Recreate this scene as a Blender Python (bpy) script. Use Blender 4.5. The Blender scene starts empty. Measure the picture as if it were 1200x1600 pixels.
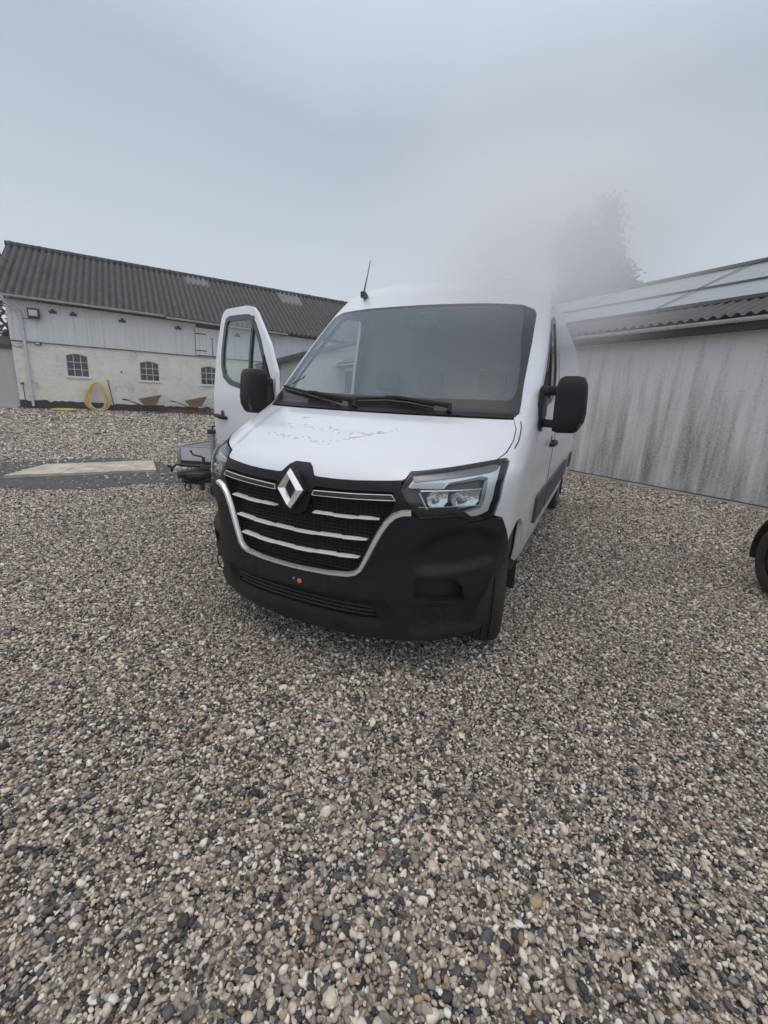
import bpy, bmesh, math, random
import numpy as np
from mathutils import Vector, Matrix
from mathutils.geometry import delaunay_2d_cdt

random.seed(7); rng = np.random.default_rng(7)
S = bpy.context.scene
COL = S.collection
PI = math.pi
def R(d): return math.radians(d)

# ------------------------------------------------------------------ materials
def node(nt, t, **kw):
    n = nt.nodes.new(t)
    for k, v in kw.items():
        if k in n.inputs: n.inputs[k].default_value = v
        else: setattr(n, k, v)
    return n
def mat(name, col=(.5, .5, .5), rough=.5, metal=0., spec=.5, coat=0., noise=0., nscale=8., ncol=None, bump=0., bscale=40., stretch=(1, 1, 1), trans=0.):
    m = bpy.data.materials.new(name); m.use_nodes = True
    nt = m.node_tree; b = nt.nodes['Principled BSDF']
    b.inputs['Base Color'].default_value = (*col, 1); b.inputs['Roughness'].default_value = rough
    b.inputs['Metallic'].default_value = metal; b.inputs['Specular IOR Level'].default_value = spec
    b.inputs['Coat Weight'].default_value = coat; b.inputs['Coat Roughness'].default_value = .08
    b.inputs['Transmission Weight'].default_value = trans
    tc = nt.nodes.new('ShaderNodeTexCoord'); mp = nt.nodes.new('ShaderNodeMapping')
    mp.inputs['Scale'].default_value = stretch
    nt.links.new(tc.outputs['Object'], mp.inputs['Vector'])
    if noise > 0:
        n = node(nt, 'ShaderNodeTexNoise', Scale=nscale, Detail=8., Roughness=.65)
        nt.links.new(mp.outputs[0], n.inputs['Vector'])
        r = nt.nodes.new('ShaderNodeValToRGB'); r.color_ramp.elements[0].position = .35; r.color_ramp.elements[1].position = .68
        c2 = ncol or tuple(c * (1 - noise) for c in col)
        r.color_ramp.elements[0].color = (*c2, 1); r.color_ramp.elements[1].color = (*col, 1)
        nt.links.new(n.outputs['Fac'], r.inputs['Fac']); nt.links.new(r.outputs[0], b.inputs['Base Color'])
        mr = node(nt, 'ShaderNodeMapRange'); mr.inputs['To Min'].default_value = max(0, rough - .1); mr.inputs['To Max'].default_value = min(1, rough + .12)
        nt.links.new(n.outputs['Fac'], mr.inputs['Value']); nt.links.new(mr.outputs[0], b.inputs['Roughness'])
    if bump > 0:
        n2 = node(nt, 'ShaderNodeTexNoise', Scale=bscale, Detail=5.)
        nt.links.new(mp.outputs[0], n2.inputs['Vector'])
        bp = node(nt, 'ShaderNodeBump', Strength=bump, Distance=.01)
        nt.links.new(n2.outputs['Fac'], bp.inputs['Height']); nt.links.new(bp.outputs[0], b.inputs['Normal'])
    return m
def glass(name, tint=(.75, .8, .8), ior=1.6, rough=.0, body=None, bodyfac=.0):
    m = bpy.data.materials.new(name); m.use_nodes = True; nt = m.node_tree; nt.nodes.clear()
    o = nt.nodes.new('ShaderNodeOutputMaterial'); t = nt.nodes.new('ShaderNodeBsdfTransparent'); t.inputs[0].default_value = (*tint, 1)
    g = nt.nodes.new('ShaderNodeBsdfGlossy'); g.inputs['Roughness'].default_value = rough; g.inputs[0].default_value = (.95, .97, 1, 1)
    f = nt.nodes.new('ShaderNodeFresnel'); f.inputs[0].default_value = ior
    mx = nt.nodes.new('ShaderNodeMixShader'); nt.links.new(f.outputs[0], mx.inputs[0]); nt.links.new(t.outputs[0], mx.inputs[1]); nt.links.new(g.outputs[0], mx.inputs[2])
    last = mx
    if body:
        d = nt.nodes.new('ShaderNodeBsdfDiffuse'); d.inputs[0].default_value = (*body, 1)
        m2 = nt.nodes.new('ShaderNodeMixShader'); m2.inputs[0].default_value = bodyfac
        nt.links.new(mx.outputs[0], m2.inputs[1]); nt.links.new(d.outputs[0], m2.inputs[2]); last = m2
    nt.links.new(last.outputs[0], o.inputs[0]); return m

M = {}
M['paint'] = mat('white_paint', (.69, .715, .76), .32, coat=.6, noise=.03, nscale=3, spec=.5)
M['paint_low'] = M['paint']
def soil(m, c, z0, z1, fac):
    """road dirt thrown up onto the lower panels"""
    nt = m.node_tree; b = nt.nodes['Principled BSDF']; src = b.inputs['Base Color'].links[0].from_socket
    tc = nt.nodes.new('ShaderNodeTexCoord'); sx = nt.nodes.new('ShaderNodeSeparateXYZ'); nt.links.new(tc.outputs['Object'], sx.inputs[0])
    h = node(nt, 'ShaderNodeMapRange'); h.inputs['From Min'].default_value = z1; h.inputs['From Max'].default_value = z0; nt.links.new(sx.outputs['Z'], h.inputs['Value'])
    n = node(nt, 'ShaderNodeTexNoise', Scale=5., Detail=8., Roughness=.7); nt.links.new(tc.outputs['Object'], n.inputs['Vector'])
    k = node(nt, 'ShaderNodeMapRange'); k.inputs['From Min'].default_value = .35; k.inputs['From Max'].default_value = .7; k.inputs['To Max'].default_value = fac; nt.links.new(n.outputs['Fac'], k.inputs['Value'])
    q = node(nt, 'ShaderNodeMath', operation='MULTIPLY'); nt.links.new(h.outputs[0], q.inputs[0]); nt.links.new(k.outputs[0], q.inputs[1])
    x = node(nt, 'ShaderNodeMix', data_type='RGBA'); x.inputs['B'].default_value = (*c, 1); nt.links.new(q.outputs[0], x.inputs['Factor']); nt.links.new(src, x.inputs['A']); nt.links.new(x.outputs['Result'], b.inputs['Base Color'])
soil(M['paint'], (.34, .29, .22), .45, 1.05, .55)
M['bumper'] = mat('grained_black_plastic', (.0085, .009, .0125), .5, spec=.3, noise=.2, nscale=6, bump=.12, bscale=600)
soil(M['bumper'], (.06, .055, .047), .2, .75, .5)
M['black'] = mat('gloss_black_plastic', (.014, .015, .018), .28)
M['matte'] = mat('matt_black', (.012, .012, .013), .8)
M['chrome'] = mat('satin_chrome', (.86, .86, .85), .26, metal=.75)
M['silver'] = mat('silver_slat', (.86, .87, .88), .4, metal=.15)
M['reflector'] = mat('mirror_chrome', (.62, .63, .65), .08, metal=1., bump=.6, bscale=45)
M['drl'] = mat('white_light_guide', (.78, .80, .82), .25, coat=.5)
M['headbase'] = mat('headlamp_housing', (.05, .052, .056), .3, spec=.6)
M['headgrey'] = mat('headlamp_grey_bezel', (.25, .26, .28), .3, metal=.4)
M['lens'] = glass('clear_lens', (.93, .95, .96), 1.42)
M['wsglass'] = glass('sky_hazed_windscreen_glass', (.95, 1., 1.), 1.75, body=(.27, .42, .52), bodyfac=.095)  # blue-grey diffuse share paints the reflected sky haze into the glass
M['sideglass'] = glass('side_glass', (.74, .84, .80), 1.5)
M['rubber'] = mat('tyre_rubber', (.026, .025, .025), .8, noise=.4, nscale=30, bump=.3, bscale=90)
M['steel'] = mat('grey_steel_rim', (.30, .31, .32), .45, metal=.6)
M['mould'] = mat('grey_side_moulding', (.055, .056, .06), .6, bump=.1, bscale=500)
M['trim'] = mat('dark_cabin_trim', (.05, .055, .06), .8, noise=.2, nscale=5)
M['dash'] = mat('dash_plastic', (.045, .048, .052), .7, bump=.1, bscale=300)
M['seat'] = mat('seat_cloth', (.06, .065, .075), .95, noise=.3, nscale=60)
M['bulk'] = mat('bulkhead_panel', (.22, .235, .25), .8, noise=.1, nscale=3)
M['glue'] = mat('glue_residue', (.60, .565, .46), .8, noise=.25, nscale=80)
M['orange'] = mat('amber_plastic', (.75, .16, .04), .3)
M['amber'] = mat('dull_amber_lens', (.62, .47, .26), .3)
M['galv'] = mat('galvanised_steel', (.42, .44, .45), .42, metal=.75, noise=.3, nscale=20)
M['alu'] = mat('brushed_aluminium', (.62, .63, .64), .42, metal=.25, noise=.12, nscale=25, stretch=(1, 1, 14))
M['blackmetal'] = mat('black_painted_metal', (.016, .016, .017), .5, noise=.4, nscale=25)
M['yellow'] = mat('yellow_hose', (.70, .52, .10), .55, noise=.3, nscale=14, ncol=(.46, .34, .08))
M['barrow'] = mat('weathered_yellow_paint', (.30, .21, .085), .75, noise=.5, nscale=9, ncol=(.15, .10, .055))
M['wood'] = mat('wet_red_brown_wood', (.17, .075, .055), .75, noise=.5, nscale=22, stretch=(1, 8, 8))
M['rust'] = mat('rusty_metal', (.14, .07, .045), .8, noise=.5, nscale=30)
M['concrete'] = mat('pale_concrete', (.58, .535, .45), .85, noise=.45, nscale=4, bump=.3, bscale=60)
M['dirt'] = mat('wet_dark_ground', (.105, .098, .088), .7, noise=.7, nscale=18, bump=1., bscale=70)
M['plinth'] = mat('tarred_plinth', (.012, .012, .016), .6, noise=.3, nscale=8, bump=.3, bscale=30)
M['winwhite'] = mat('white_window_iron', (.72, .72, .70), .5, noise=.25, nscale=30)
M['winglass'] = mat('dark_window_pane', (.012, .015, .022), .08, spec=.7)
M['gutter'] = mat('grey_white_gutter', (.52, .53, .55), .45, noise=.2, nscale=6)
M['pipe'] = mat('pale_blue_grey_pipe', (.56, .59, .66), .45, noise=.15, nscale=5)
M['skylight'] = mat('mossy_translucent_sheet', (.20, .205, .21), .6, noise=.4, nscale=5)
M['darkwood'] = mat('dark_fascia', (.045, .047, .05), .7, noise=.4, nscale=12)
M['lampglass'] = mat('lamp_front_glass', (.5, .52, .52), .12, spec=.8)
M['bark'] = mat('bark', (.07, .06, .05), .9, noise=.5, nscale=12, bump=.5, bscale=20)

def leaf_mat(name, c1, c2):
    m = mat(name, c1, .7); nt = m.node_tree; b = nt.nodes['Principled BSDF']
    g = nt.nodes.new('ShaderNodeNewGeometry'); r = nt.nodes.new('ShaderNodeValToRGB')
    r.color_ramp.elements[0].color = (*c1, 1); r.color_ramp.elements[1].color = (*c2, 1)
    nt.links.new(g.outputs['Random Per Island'], r.inputs[0]); nt.links.new(r.outputs[0], b.inputs['Base Color']); return m
M['leaf'] = leaf_mat('evergreen_foliage', (.012, .017, .015), (.035, .042, .036))
M['twig'] = leaf_mat('bare_twigs', (.045, .042, .038), (.09, .08, .07))

def brick_white():
    m = mat('whitewashed_brick', (.70, .68, .60), .85); nt = m.node_tree; b = nt.nodes['Principled BSDF']
    tc = nt.nodes.new('ShaderNodeTexCoord'); mp = nt.nodes.new('ShaderNodeMapping'); mp.inputs['Rotation'].default_value = (R(90), 0, 0)
    nt.links.new(tc.outputs['Object'], mp.inputs[0])
    br = node(nt, 'ShaderNodeTexBrick', Scale=1.); br.inputs['Brick Width'].default_value = .24; br.inputs['Row Height'].default_value = .075; br.inputs['Mortar Size'].default_value = .008
    br.inputs['Mortar Smooth'].default_value = .6
    nt.links.new(mp.outputs[0], br.inputs['Vector'])
    nd = node(nt, 'ShaderNodeTexNoise', Scale=26., Detail=4.); nt.links.new(tc.outputs['Object'], nd.inputs['Vector'])
    ad = node(nt, 'ShaderNodeMath', operation='MULTIPLY_ADD'); ad.inputs[1].default_value = -.8
    nt.links.new(br.outputs['Fac'], ad.inputs[0]); nt.links.new(nd.outputs['Fac'], ad.inputs[2])
    bp = node(nt, 'ShaderNodeBump', Strength=.9, Distance=.02); nt.links.new(ad.outputs[0], bp.inputs['Height']); nt.links.new(bp.outputs[0], b.inputs['Normal'])
    n1 = node(nt, 'ShaderNodeTexNoise', Scale=1.1, Detail=10., Roughness=.78); nt.links.new(tc.outputs['Object'], n1.inputs['Vector'])
    r = nt.nodes.new('ShaderNodeValToRGB'); e = r.color_ramp.elements
    e[0].position = .34; e[0].color = (.42, .42, .42, 1); e[1].position = .58; e[1].color = (.88, .855, .77, 1)
    x = e.new(.45); x.color = (.80, .785, .72, 1)
    nt.links.new(n1.outputs['Fac'], r.inputs[0])
    # flaked spots where bare brick/old paint shows
    n2 = node(nt, 'ShaderNodeTexNoise', Scale=7., Detail=6., Roughness=.7); nt.links.new(tc.outputs['Object'], n2.inputs['Vector'])
    r2 = nt.nodes.new('ShaderNodeValToRGB'); r2.color_ramp.elements[0].position = .66; r2.color_ramp.elements[1].position = .72
    r2.color_ramp.elements[0].color = (0, 0, 0, 1); r2.color_ramp.elements[1].color = (.6, .6, .6, 1); nt.links.new(n2.outputs['Fac'], r2.inputs[0])
    mx = node(nt, 'ShaderNodeMix', data_type='RGBA'); mx.inputs['B'].default_value = (.36, .33, .29, 1)
    nt.links.new(r2.outputs[0], mx.inputs['Factor']); nt.links.new(r.outputs[0], mx.inputs['A'])
    br.inputs['Color1'].default_value = (1, 1, 1, 1); br.inputs['Color2'].default_value = (.94, .94, .94, 1); br.inputs['Mortar'].default_value = (.90, .90, .89, 1)
    ml = node(nt, 'ShaderNodeMix', data_type='RGBA', blend_type='MULTIPLY'); ml.inputs['Factor'].default_value = 1.; nt.links.new(mx.outputs['Result'], ml.inputs['A']); nt.links.new(br.outputs['Color'], ml.inputs['B'])
    nt.links.new(ml.outputs['Result'], b.inputs['Base Color']); return m
M['brick'] = brick_white()

def streaky_wall(name, light, dark, streak=(5.0, 5.0, .42), low=.35, zlo=0., zhi=3.):
    m = mat(name, light, .9); nt = m.node_tree; b = nt.nodes['Principled BSDF']
    tc = nt.nodes.new('ShaderNodeTexCoord'); mp = nt.nodes.new('ShaderNodeMapping'); mp.inputs['Scale'].default_value = streak
    nt.links.new(tc.outputs['Object'], mp.inputs[0])
    n1 = node(nt, 'ShaderNodeTexNoise', Scale=1., Detail=6., Roughness=.62); nt.links.new(mp.outputs[0], n1.inputs['Vector'])
    n2 = node(nt, 'ShaderNodeTexNoise', Scale=24., Detail=6., Roughness=.75); nt.links.new(tc.outputs['Object'], n2.inputs['Vector'])
    sx = nt.nodes.new('ShaderNodeSeparateXYZ'); nt.links.new(tc.outputs['Object'], sx.inputs[0])
    # algae grows up from the damp foot of the wall
    n4 = node(nt, 'ShaderNodeTexNoise', Scale=.9, Detail=5.); nt.links.new(tc.outputs['Object'], n4.inputs['Vector'])
    hz = node(nt, 'ShaderNodeMapRange'); hz.inputs['From Min'].default_value = zlo + 2.3; hz.inputs['From Max'].default_value = zlo + .2
    nt.links.new(sx.outputs['Z'], hz.inputs['Value'])
    c1 = node(nt, 'ShaderNodeMapRange'); c1.inputs['From Min'].default_value = .32; c1.inputs['From Max'].default_value = .68; c1.inputs['To Min'].default_value = .22; c1.inputs['To Max'].default_value = .78; nt.links.new(n1.outputs['Fac'], c1.inputs['Value'])
    a1 = node(nt, 'ShaderNodeMath', operation='MULTIPLY_ADD'); a1.inputs[1].default_value = 1.0; nt.links.new(n2.outputs['Fac'], a1.inputs[0]); nt.links.new(c1.outputs[0], a1.inputs[2])
    a2 = node(nt, 'ShaderNodeMath', operation='MULTIPLY_ADD'); a2.inputs[1].default_value = -low * 1.25; nt.links.new(hz.outputs[0], a2.inputs[0]); nt.links.new(a1.outputs[0], a2.inputs[2])
    a3 = node(nt, 'ShaderNodeMath', operation='MULTIPLY_ADD'); a3.inputs[1].default_value = .35; nt.links.new(n4.outputs['Fac'], a3.inputs[0]); nt.links.new(a2.outputs[0], a3.inputs[2])
    a4 = node(nt, 'ShaderNodeMath', operation='SUBTRACT'); a4.inputs[1].default_value = .13; nt.links.new(a3.outputs[0], a4.inputs[0]); a3 = a4
    r = nt.nodes.new('ShaderNodeValToRGB'); e = r.color_ramp.elements
    e[0].position = .34; e[0].color = (*dark, 1); e[1].position = 1.0; e[1].color = (*light, 1)
    mid = e.new(.64); mid.color = (*[(d * .45 + l * .55) for d, l in zip(dark, light)], 1)
    nt.links.new(a3.outputs[0], r.inputs[0]); nt.links.new(r.outputs[0], b.inputs['Base Color'])
    bp = node(nt, 'ShaderNodeBump', Strength=.5, Distance=.012); nt.links.new(n2.outputs['Fac'], bp.inputs['Height']); nt.links.new(bp.outputs[0], b.inputs['Normal'])
    return m
M['render'] = streaky_wall('stained_white_render', (.68, .68, .675), (.21, .195, .185), zlo=.35)
M['greywall'] = streaky_wall('grey_cement_wall', (.42, .42, .41), (.27, .27, .27), low=.1)
M['boards'] = streaky_wall('faded_white_boards', (.66, .675, .685), (.30, .305, .315), streak=(9, 9, .35), low=0.)

def roof_mat(name, base, spot, lich, scale=1., valley_shade=0.):
    m = mat(name, base, .85); nt = m.node_tree; b = nt.nodes['Principled BSDF']
    tc = nt.nodes.new('ShaderNodeTexCoord')
    n1 = node(nt, 'ShaderNodeTexNoise', Scale=2.2 * scale, Detail=8., Roughness=.75); nt.links.new(tc.outputs['Object'], n1.inputs['Vector'])
    r = nt.nodes.new('ShaderNodeValToRGB'); e = r.color_ramp.elements
    e[0].position = .36; e[0].color = (*base, 1); e[1].position = .66; e[1].color = (*spot, 1)
    nt.links.new(n1.outputs['Fac'], r.inputs[0])
    n2 = node(nt, 'ShaderNodeTexNoise', Scale=9. * scale, Detail=6., Roughness=.8); nt.links.new(tc.outputs['Object'], n2.inputs['Vector'])
    r2 = nt.nodes.new('ShaderNodeValToRGB'); r2.color_ramp.elements[0].position = .60; r2.color_ramp.elements[1].position = .70; r2.color_ramp.elements[0].color = (0, 0, 0, 1)
    nt.links.new(n2.outputs['Fac'], r2.inputs[0])
    mx = node(nt, 'ShaderNodeMix', data_type='RGBA'); mx.inputs['B'].default_value = (*lich, 1)
    nt.links.new(r2.outputs[0], mx.inputs['Factor']); nt.links.new(r.outputs[0], mx.inputs['A']); nt.links.new(mx.outputs['Result'], b.inputs['Base Color'])
    if valley_shade:  # corrugation shading put into the colour: dark valleys, pale crests
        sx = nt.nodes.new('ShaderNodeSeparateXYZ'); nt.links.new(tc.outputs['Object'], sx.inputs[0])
        a = node(nt, 'ShaderNodeMath', operation='MULTIPLY'); a.inputs[1].default_value = 2 * PI / valley_shade; nt.links.new(sx.outputs['X'], a.inputs[0])
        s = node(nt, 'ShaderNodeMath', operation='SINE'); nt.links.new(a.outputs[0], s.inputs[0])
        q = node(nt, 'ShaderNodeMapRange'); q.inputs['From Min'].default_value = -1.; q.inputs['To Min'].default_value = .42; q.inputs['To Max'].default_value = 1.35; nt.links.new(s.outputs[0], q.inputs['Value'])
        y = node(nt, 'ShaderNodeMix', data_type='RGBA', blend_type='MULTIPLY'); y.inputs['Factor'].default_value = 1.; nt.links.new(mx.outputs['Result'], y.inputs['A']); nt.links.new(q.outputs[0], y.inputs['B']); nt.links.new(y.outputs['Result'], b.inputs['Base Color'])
    bp = node(nt, 'ShaderNodeBump', Strength=.4, Distance=.02); nt.links.new(n2.outputs['Fac'], bp.inputs['Height']); nt.links.new(bp.outputs[0], b.inputs['Normal'])
    return m
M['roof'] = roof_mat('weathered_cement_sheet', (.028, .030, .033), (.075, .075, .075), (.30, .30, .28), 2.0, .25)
M['roofdark'] = roof_mat('dark_cement_sheet', (.055, .058, .06), (.085, .088, .09), (.14, .145, .14))
M['roofpale'] = mat('pale_wet_sheet', (.235, .255, .27), .38, noise=.12, nscale=2., spec=.6)

PEB = [(0., (0.047, 0.043, 0.044)), (.11, (0.100, 0.093, 0.090)), (.24, (0.289, 0.244, 0.203)), (.38, (0.408, 0.361, 0.303)), (.50, (0.233, 0.207, 0.182)), (.60, (0.559, 0.488, 0.393)), (.70, (0.360, 0.287, 0.228)),
       (.78, (0.668, 0.609, 0.512)), (.87, (0.443, 0.409, 0.346)), (.925, (0.726, 0.675, 0.580)), (.962, (0.232, 0.153, 0.116)), (.973, (0.384, 0.282, 0.164)), (.981, (0.718, 0.709, 0.683))]
def pebble_ramp(nt):
    r = nt.nodes.new('ShaderNodeValToRGB'); r.color_ramp.interpolation = 'CONSTANT'; e = r.color_ramp.elements
    e[0].position = 0; e[0].color = (*PEB[0][1], 1); e[1].position = PEB[1][0]; e[1].color = (*PEB[1][1], 1)
    for p, c in PEB[2:]:
        x = e.new(p); x.color = (*c, 1)
    return r
def pebble_mat():
    m = mat('beach_pebble', (.3, .3, .3), .62, spec=.4); nt = m.node_tree; b = nt.nodes['Principled BSDF']
    oi = nt.nodes.new('ShaderNodeObjectInfo'); r = pebble_ramp(nt); nt.links.new(oi.outputs['Random'], r.inputs[0])
    tc = nt.nodes.new('ShaderNodeTexCoord'); n = node(nt, 'ShaderNodeTexNoise', Scale=2.5, Detail=6., Roughness=.7)
    ad = node(nt, 'ShaderNodeVectorMath', operation='ADD'); nt.links.new(tc.outputs['Object'], ad.inputs[0])
    cm = nt.nodes.new('ShaderNodeCombineXYZ'); mu = node(nt, 'ShaderNodeMath', operation='MULTIPLY'); mu.inputs[1].default_value = 300.
    nt.links.new(oi.outputs['Random'], mu.inputs[0]); nt.links.new(mu.outputs[0], cm.inputs[0]); nt.links.new(cm.outputs[0], ad.inputs[1]); nt.links.new(ad.outputs[0], n.inputs['Vector'])
    mr = node(nt, 'ShaderNodeMapRange'); mr.inputs['From Min'].default_value = .3; mr.inputs['From Max'].default_value = .7; mr.inputs['To Min'].default_value = .72; mr.inputs['To Max'].default_value = 1.2
    nt.links.new(n.outputs['Fac'], mr.inputs['Value'])
    mx = node(nt, 'ShaderNodeMix', data_type='RGBA', blend_type='MULTIPLY'); mx.inputs['Factor'].default_value = 1.
    nt.links.new(r.outputs[0], mx.inputs['A']); nt.links.new(mr.outputs[0], mx.inputs['B']); nt.links.new(mx.outputs['Result'], b.inputs['Base Color'])
    return m
M['pebble'] = pebble_mat()
def ground_mat():
    m = mat('gravel_bed', (.3, .3, .3), .8, spec=.3); nt = m.node_tree; b = nt.nodes['Principled BSDF']
    tc = nt.nodes.new('ShaderNodeTexCoord')
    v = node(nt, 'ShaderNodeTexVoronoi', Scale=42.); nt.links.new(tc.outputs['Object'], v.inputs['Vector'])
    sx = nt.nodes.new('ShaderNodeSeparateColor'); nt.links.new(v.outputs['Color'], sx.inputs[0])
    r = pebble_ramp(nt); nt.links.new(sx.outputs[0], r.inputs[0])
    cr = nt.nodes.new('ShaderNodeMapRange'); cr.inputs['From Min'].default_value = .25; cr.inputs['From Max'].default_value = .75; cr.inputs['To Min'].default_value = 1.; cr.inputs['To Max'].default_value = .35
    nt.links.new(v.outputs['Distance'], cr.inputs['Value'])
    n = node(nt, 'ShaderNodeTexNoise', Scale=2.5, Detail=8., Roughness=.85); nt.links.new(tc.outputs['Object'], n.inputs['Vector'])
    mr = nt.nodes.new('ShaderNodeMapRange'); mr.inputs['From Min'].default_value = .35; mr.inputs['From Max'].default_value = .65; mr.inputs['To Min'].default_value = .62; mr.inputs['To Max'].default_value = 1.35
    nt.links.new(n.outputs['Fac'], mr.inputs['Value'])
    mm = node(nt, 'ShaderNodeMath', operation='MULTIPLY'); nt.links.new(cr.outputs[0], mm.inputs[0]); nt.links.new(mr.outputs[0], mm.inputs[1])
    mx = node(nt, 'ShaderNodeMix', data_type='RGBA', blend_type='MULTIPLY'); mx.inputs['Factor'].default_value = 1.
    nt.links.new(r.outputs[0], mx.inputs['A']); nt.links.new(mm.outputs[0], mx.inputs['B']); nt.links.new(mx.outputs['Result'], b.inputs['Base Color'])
    bp = node(nt, 'ShaderNodeBump', Strength=.9, Distance=.02); bp.invert = True
    nt.links.new(v.outputs['Distance'], bp.inputs['Height']); nt.links.new(bp.outputs[0], b.inputs['Normal']); return m
M['ground'] = ground_mat()

# ------------------------------------------------------------------ mesh helpers
def tag(o, label=None, cat=None, group=None, kind=None):
    if label: o['label'] = label
    if cat: o['category'] = cat
    if group: o['group'] = group
    if kind: o['kind'] = kind
    return o
def empty(name, loc, rz=0., label=None, cat=None, group=None):
    o = bpy.data.objects.new(name, None); COL.objects.link(o); o.location = loc; o.rotation_euler = (0, 0, rz); o.empty_display_size = .3
    return tag(o, label, cat, group)
def link(name, me, m, parent=None):
    if m is not None and not me.materials: me.materials.append(m)
    o = bpy.data.objects.new(name, me); COL.objects.link(o)
    if parent is not None: o.parent = parent
    return o
class MB:
    def __init__(s): s.bm = bmesh.new()
    def box(s, a, b, bevel=0., rot=None, at=None, seg=2):
        t = bmesh.new(); bmesh.ops.create_cube(t, size=1)
        c = [(p + q) / 2 for p, q in zip(a, b)]; d = [abs(q - p) for p, q in zip(a, b)]
        for v in t.verts: v.co = Vector((v.co.x * d[0], v.co.y * d[1], v.co.z * d[2]))
        if bevel > 0: bmesh.ops.bevel(t, geom=t.edges[:], offset=min(bevel, min(d) * .45), segments=seg, profile=.5, affect='EDGES')
        mtx = Matrix.Translation(c)
        if rot is not None: mtx = (Matrix.Translation(at if at is not None else c) @ rot.to_4x4() @ Matrix.Translation(-Vector(at) if at is not None else -Vector(c)) @ Matrix.Translation(c))
        t.transform(mtx); s.merge(t); return s
    def merge(s, t):
        me = bpy.data.meshes.new('t'); t.to_mesh(me); t.free(); s.bm.from_mesh(me); bpy.data.meshes.remove(me)
    def tube(s, pts, r, n=8, cap=True, closed=False):
        pts = [Vector(p) for p in pts]; k = len(pts); rs = r if isinstance(r, (list, tuple)) else [r] * k
        rings = []; prev = None
        for i, p in enumerate(pts):
            if closed: t = pts[(i + 1) % k] - pts[i - 1]
            else: t = pts[min(i + 1, k - 1)] - pts[max(i - 1, 0)]
            t.normalize()
            if prev is None:
                ref = Vector((0, 0, 1)) if abs(t.z) < .9 else Vector((1, 0, 0)); u = t.cross(ref).normalized()
            else:
                u = (prev - t * prev.dot(t)); u = u.normalized() if u.length > 1e-6 else t.orthogonal().normalized()
            prev = u; w = t.cross(u)
            rings.append([s.bm.verts.new(p + (u * math.cos(2 * PI * j / n) + w * math.sin(2 * PI * j / n)) * rs[i]) for j in range(n)])
        for i in range(k if closed else k - 1):
            a, b = rings[i], rings[(i + 1) % k]
            for j in range(n): s.bm.faces.new((a[j], a[(j + 1) % n], b[(j + 1) % n], b[j]))
        if cap and not closed:
            s.bm.faces.new(rings[0][::-1]); s.bm.faces.new(rings[-1])
        return s
    def lathe(s, prof, axis='x', at=(0, 0, 0), n=32, closed=False):
        at = Vector(at); rings = []
        for a, r in prof:
            ring = []
            for j in range(n):
                t = 2 * PI * j / n; c_, s_ = r * math.cos(t), r * math.sin(t)
                v = {'x': (a, c_, s_), 'y': (c_, a, s_), 'z': (c_, s_, a)}[axis]; ring.append(s.bm.verts.new(at + Vector(v)))
            rings.append(ring)
        for i in range(len(rings) - 1 + (1 if closed else 0)):
            a, b = rings[i], rings[(i + 1) % len(rings)]
            for j in range(n): s.bm.faces.new((a[j], a[(j + 1) % n], b[(j + 1) % n], b[j]))
        return s
    def prism(s, poly, f0, f1):
        """poly: 2-D points; f0,f1 map a 2-D point to the two 3-D ends"""
        a = [s.bm.verts.new(f0(*p)) for p in poly]; b = [s.bm.verts.new(f1(*p)) for p in poly]; n = len(poly)
        fs = [s.bm.faces.new(a), s.bm.faces.new(b[::-1])]
        for i in range(n): s.bm.faces.new((a[i], b[i], b[(i + 1) % n], a[(i + 1) % n]))
        return s
    def quad(s, *p): s.bm.faces.new([s.bm.verts.new(q) for q in p]); return s
    def build(s, name, m, parent=None, smooth=35, jitter=0.):
        bmesh.ops.recalc_face_normals(s.bm, faces=s.bm.faces[:])
        bmesh.ops.triangulate(s.bm, faces=[f for f in s.bm.faces if len(f.verts) > 4])
        me = bpy.data.meshes.new(name); s.bm.to_mesh(me); s.bm.free()
        if smooth:
            for p in me.polygons: p.use_smooth = True
            me.set_sharp_from_angle(angle=R(smooth))
        return link(name, me, m, parent)

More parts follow.
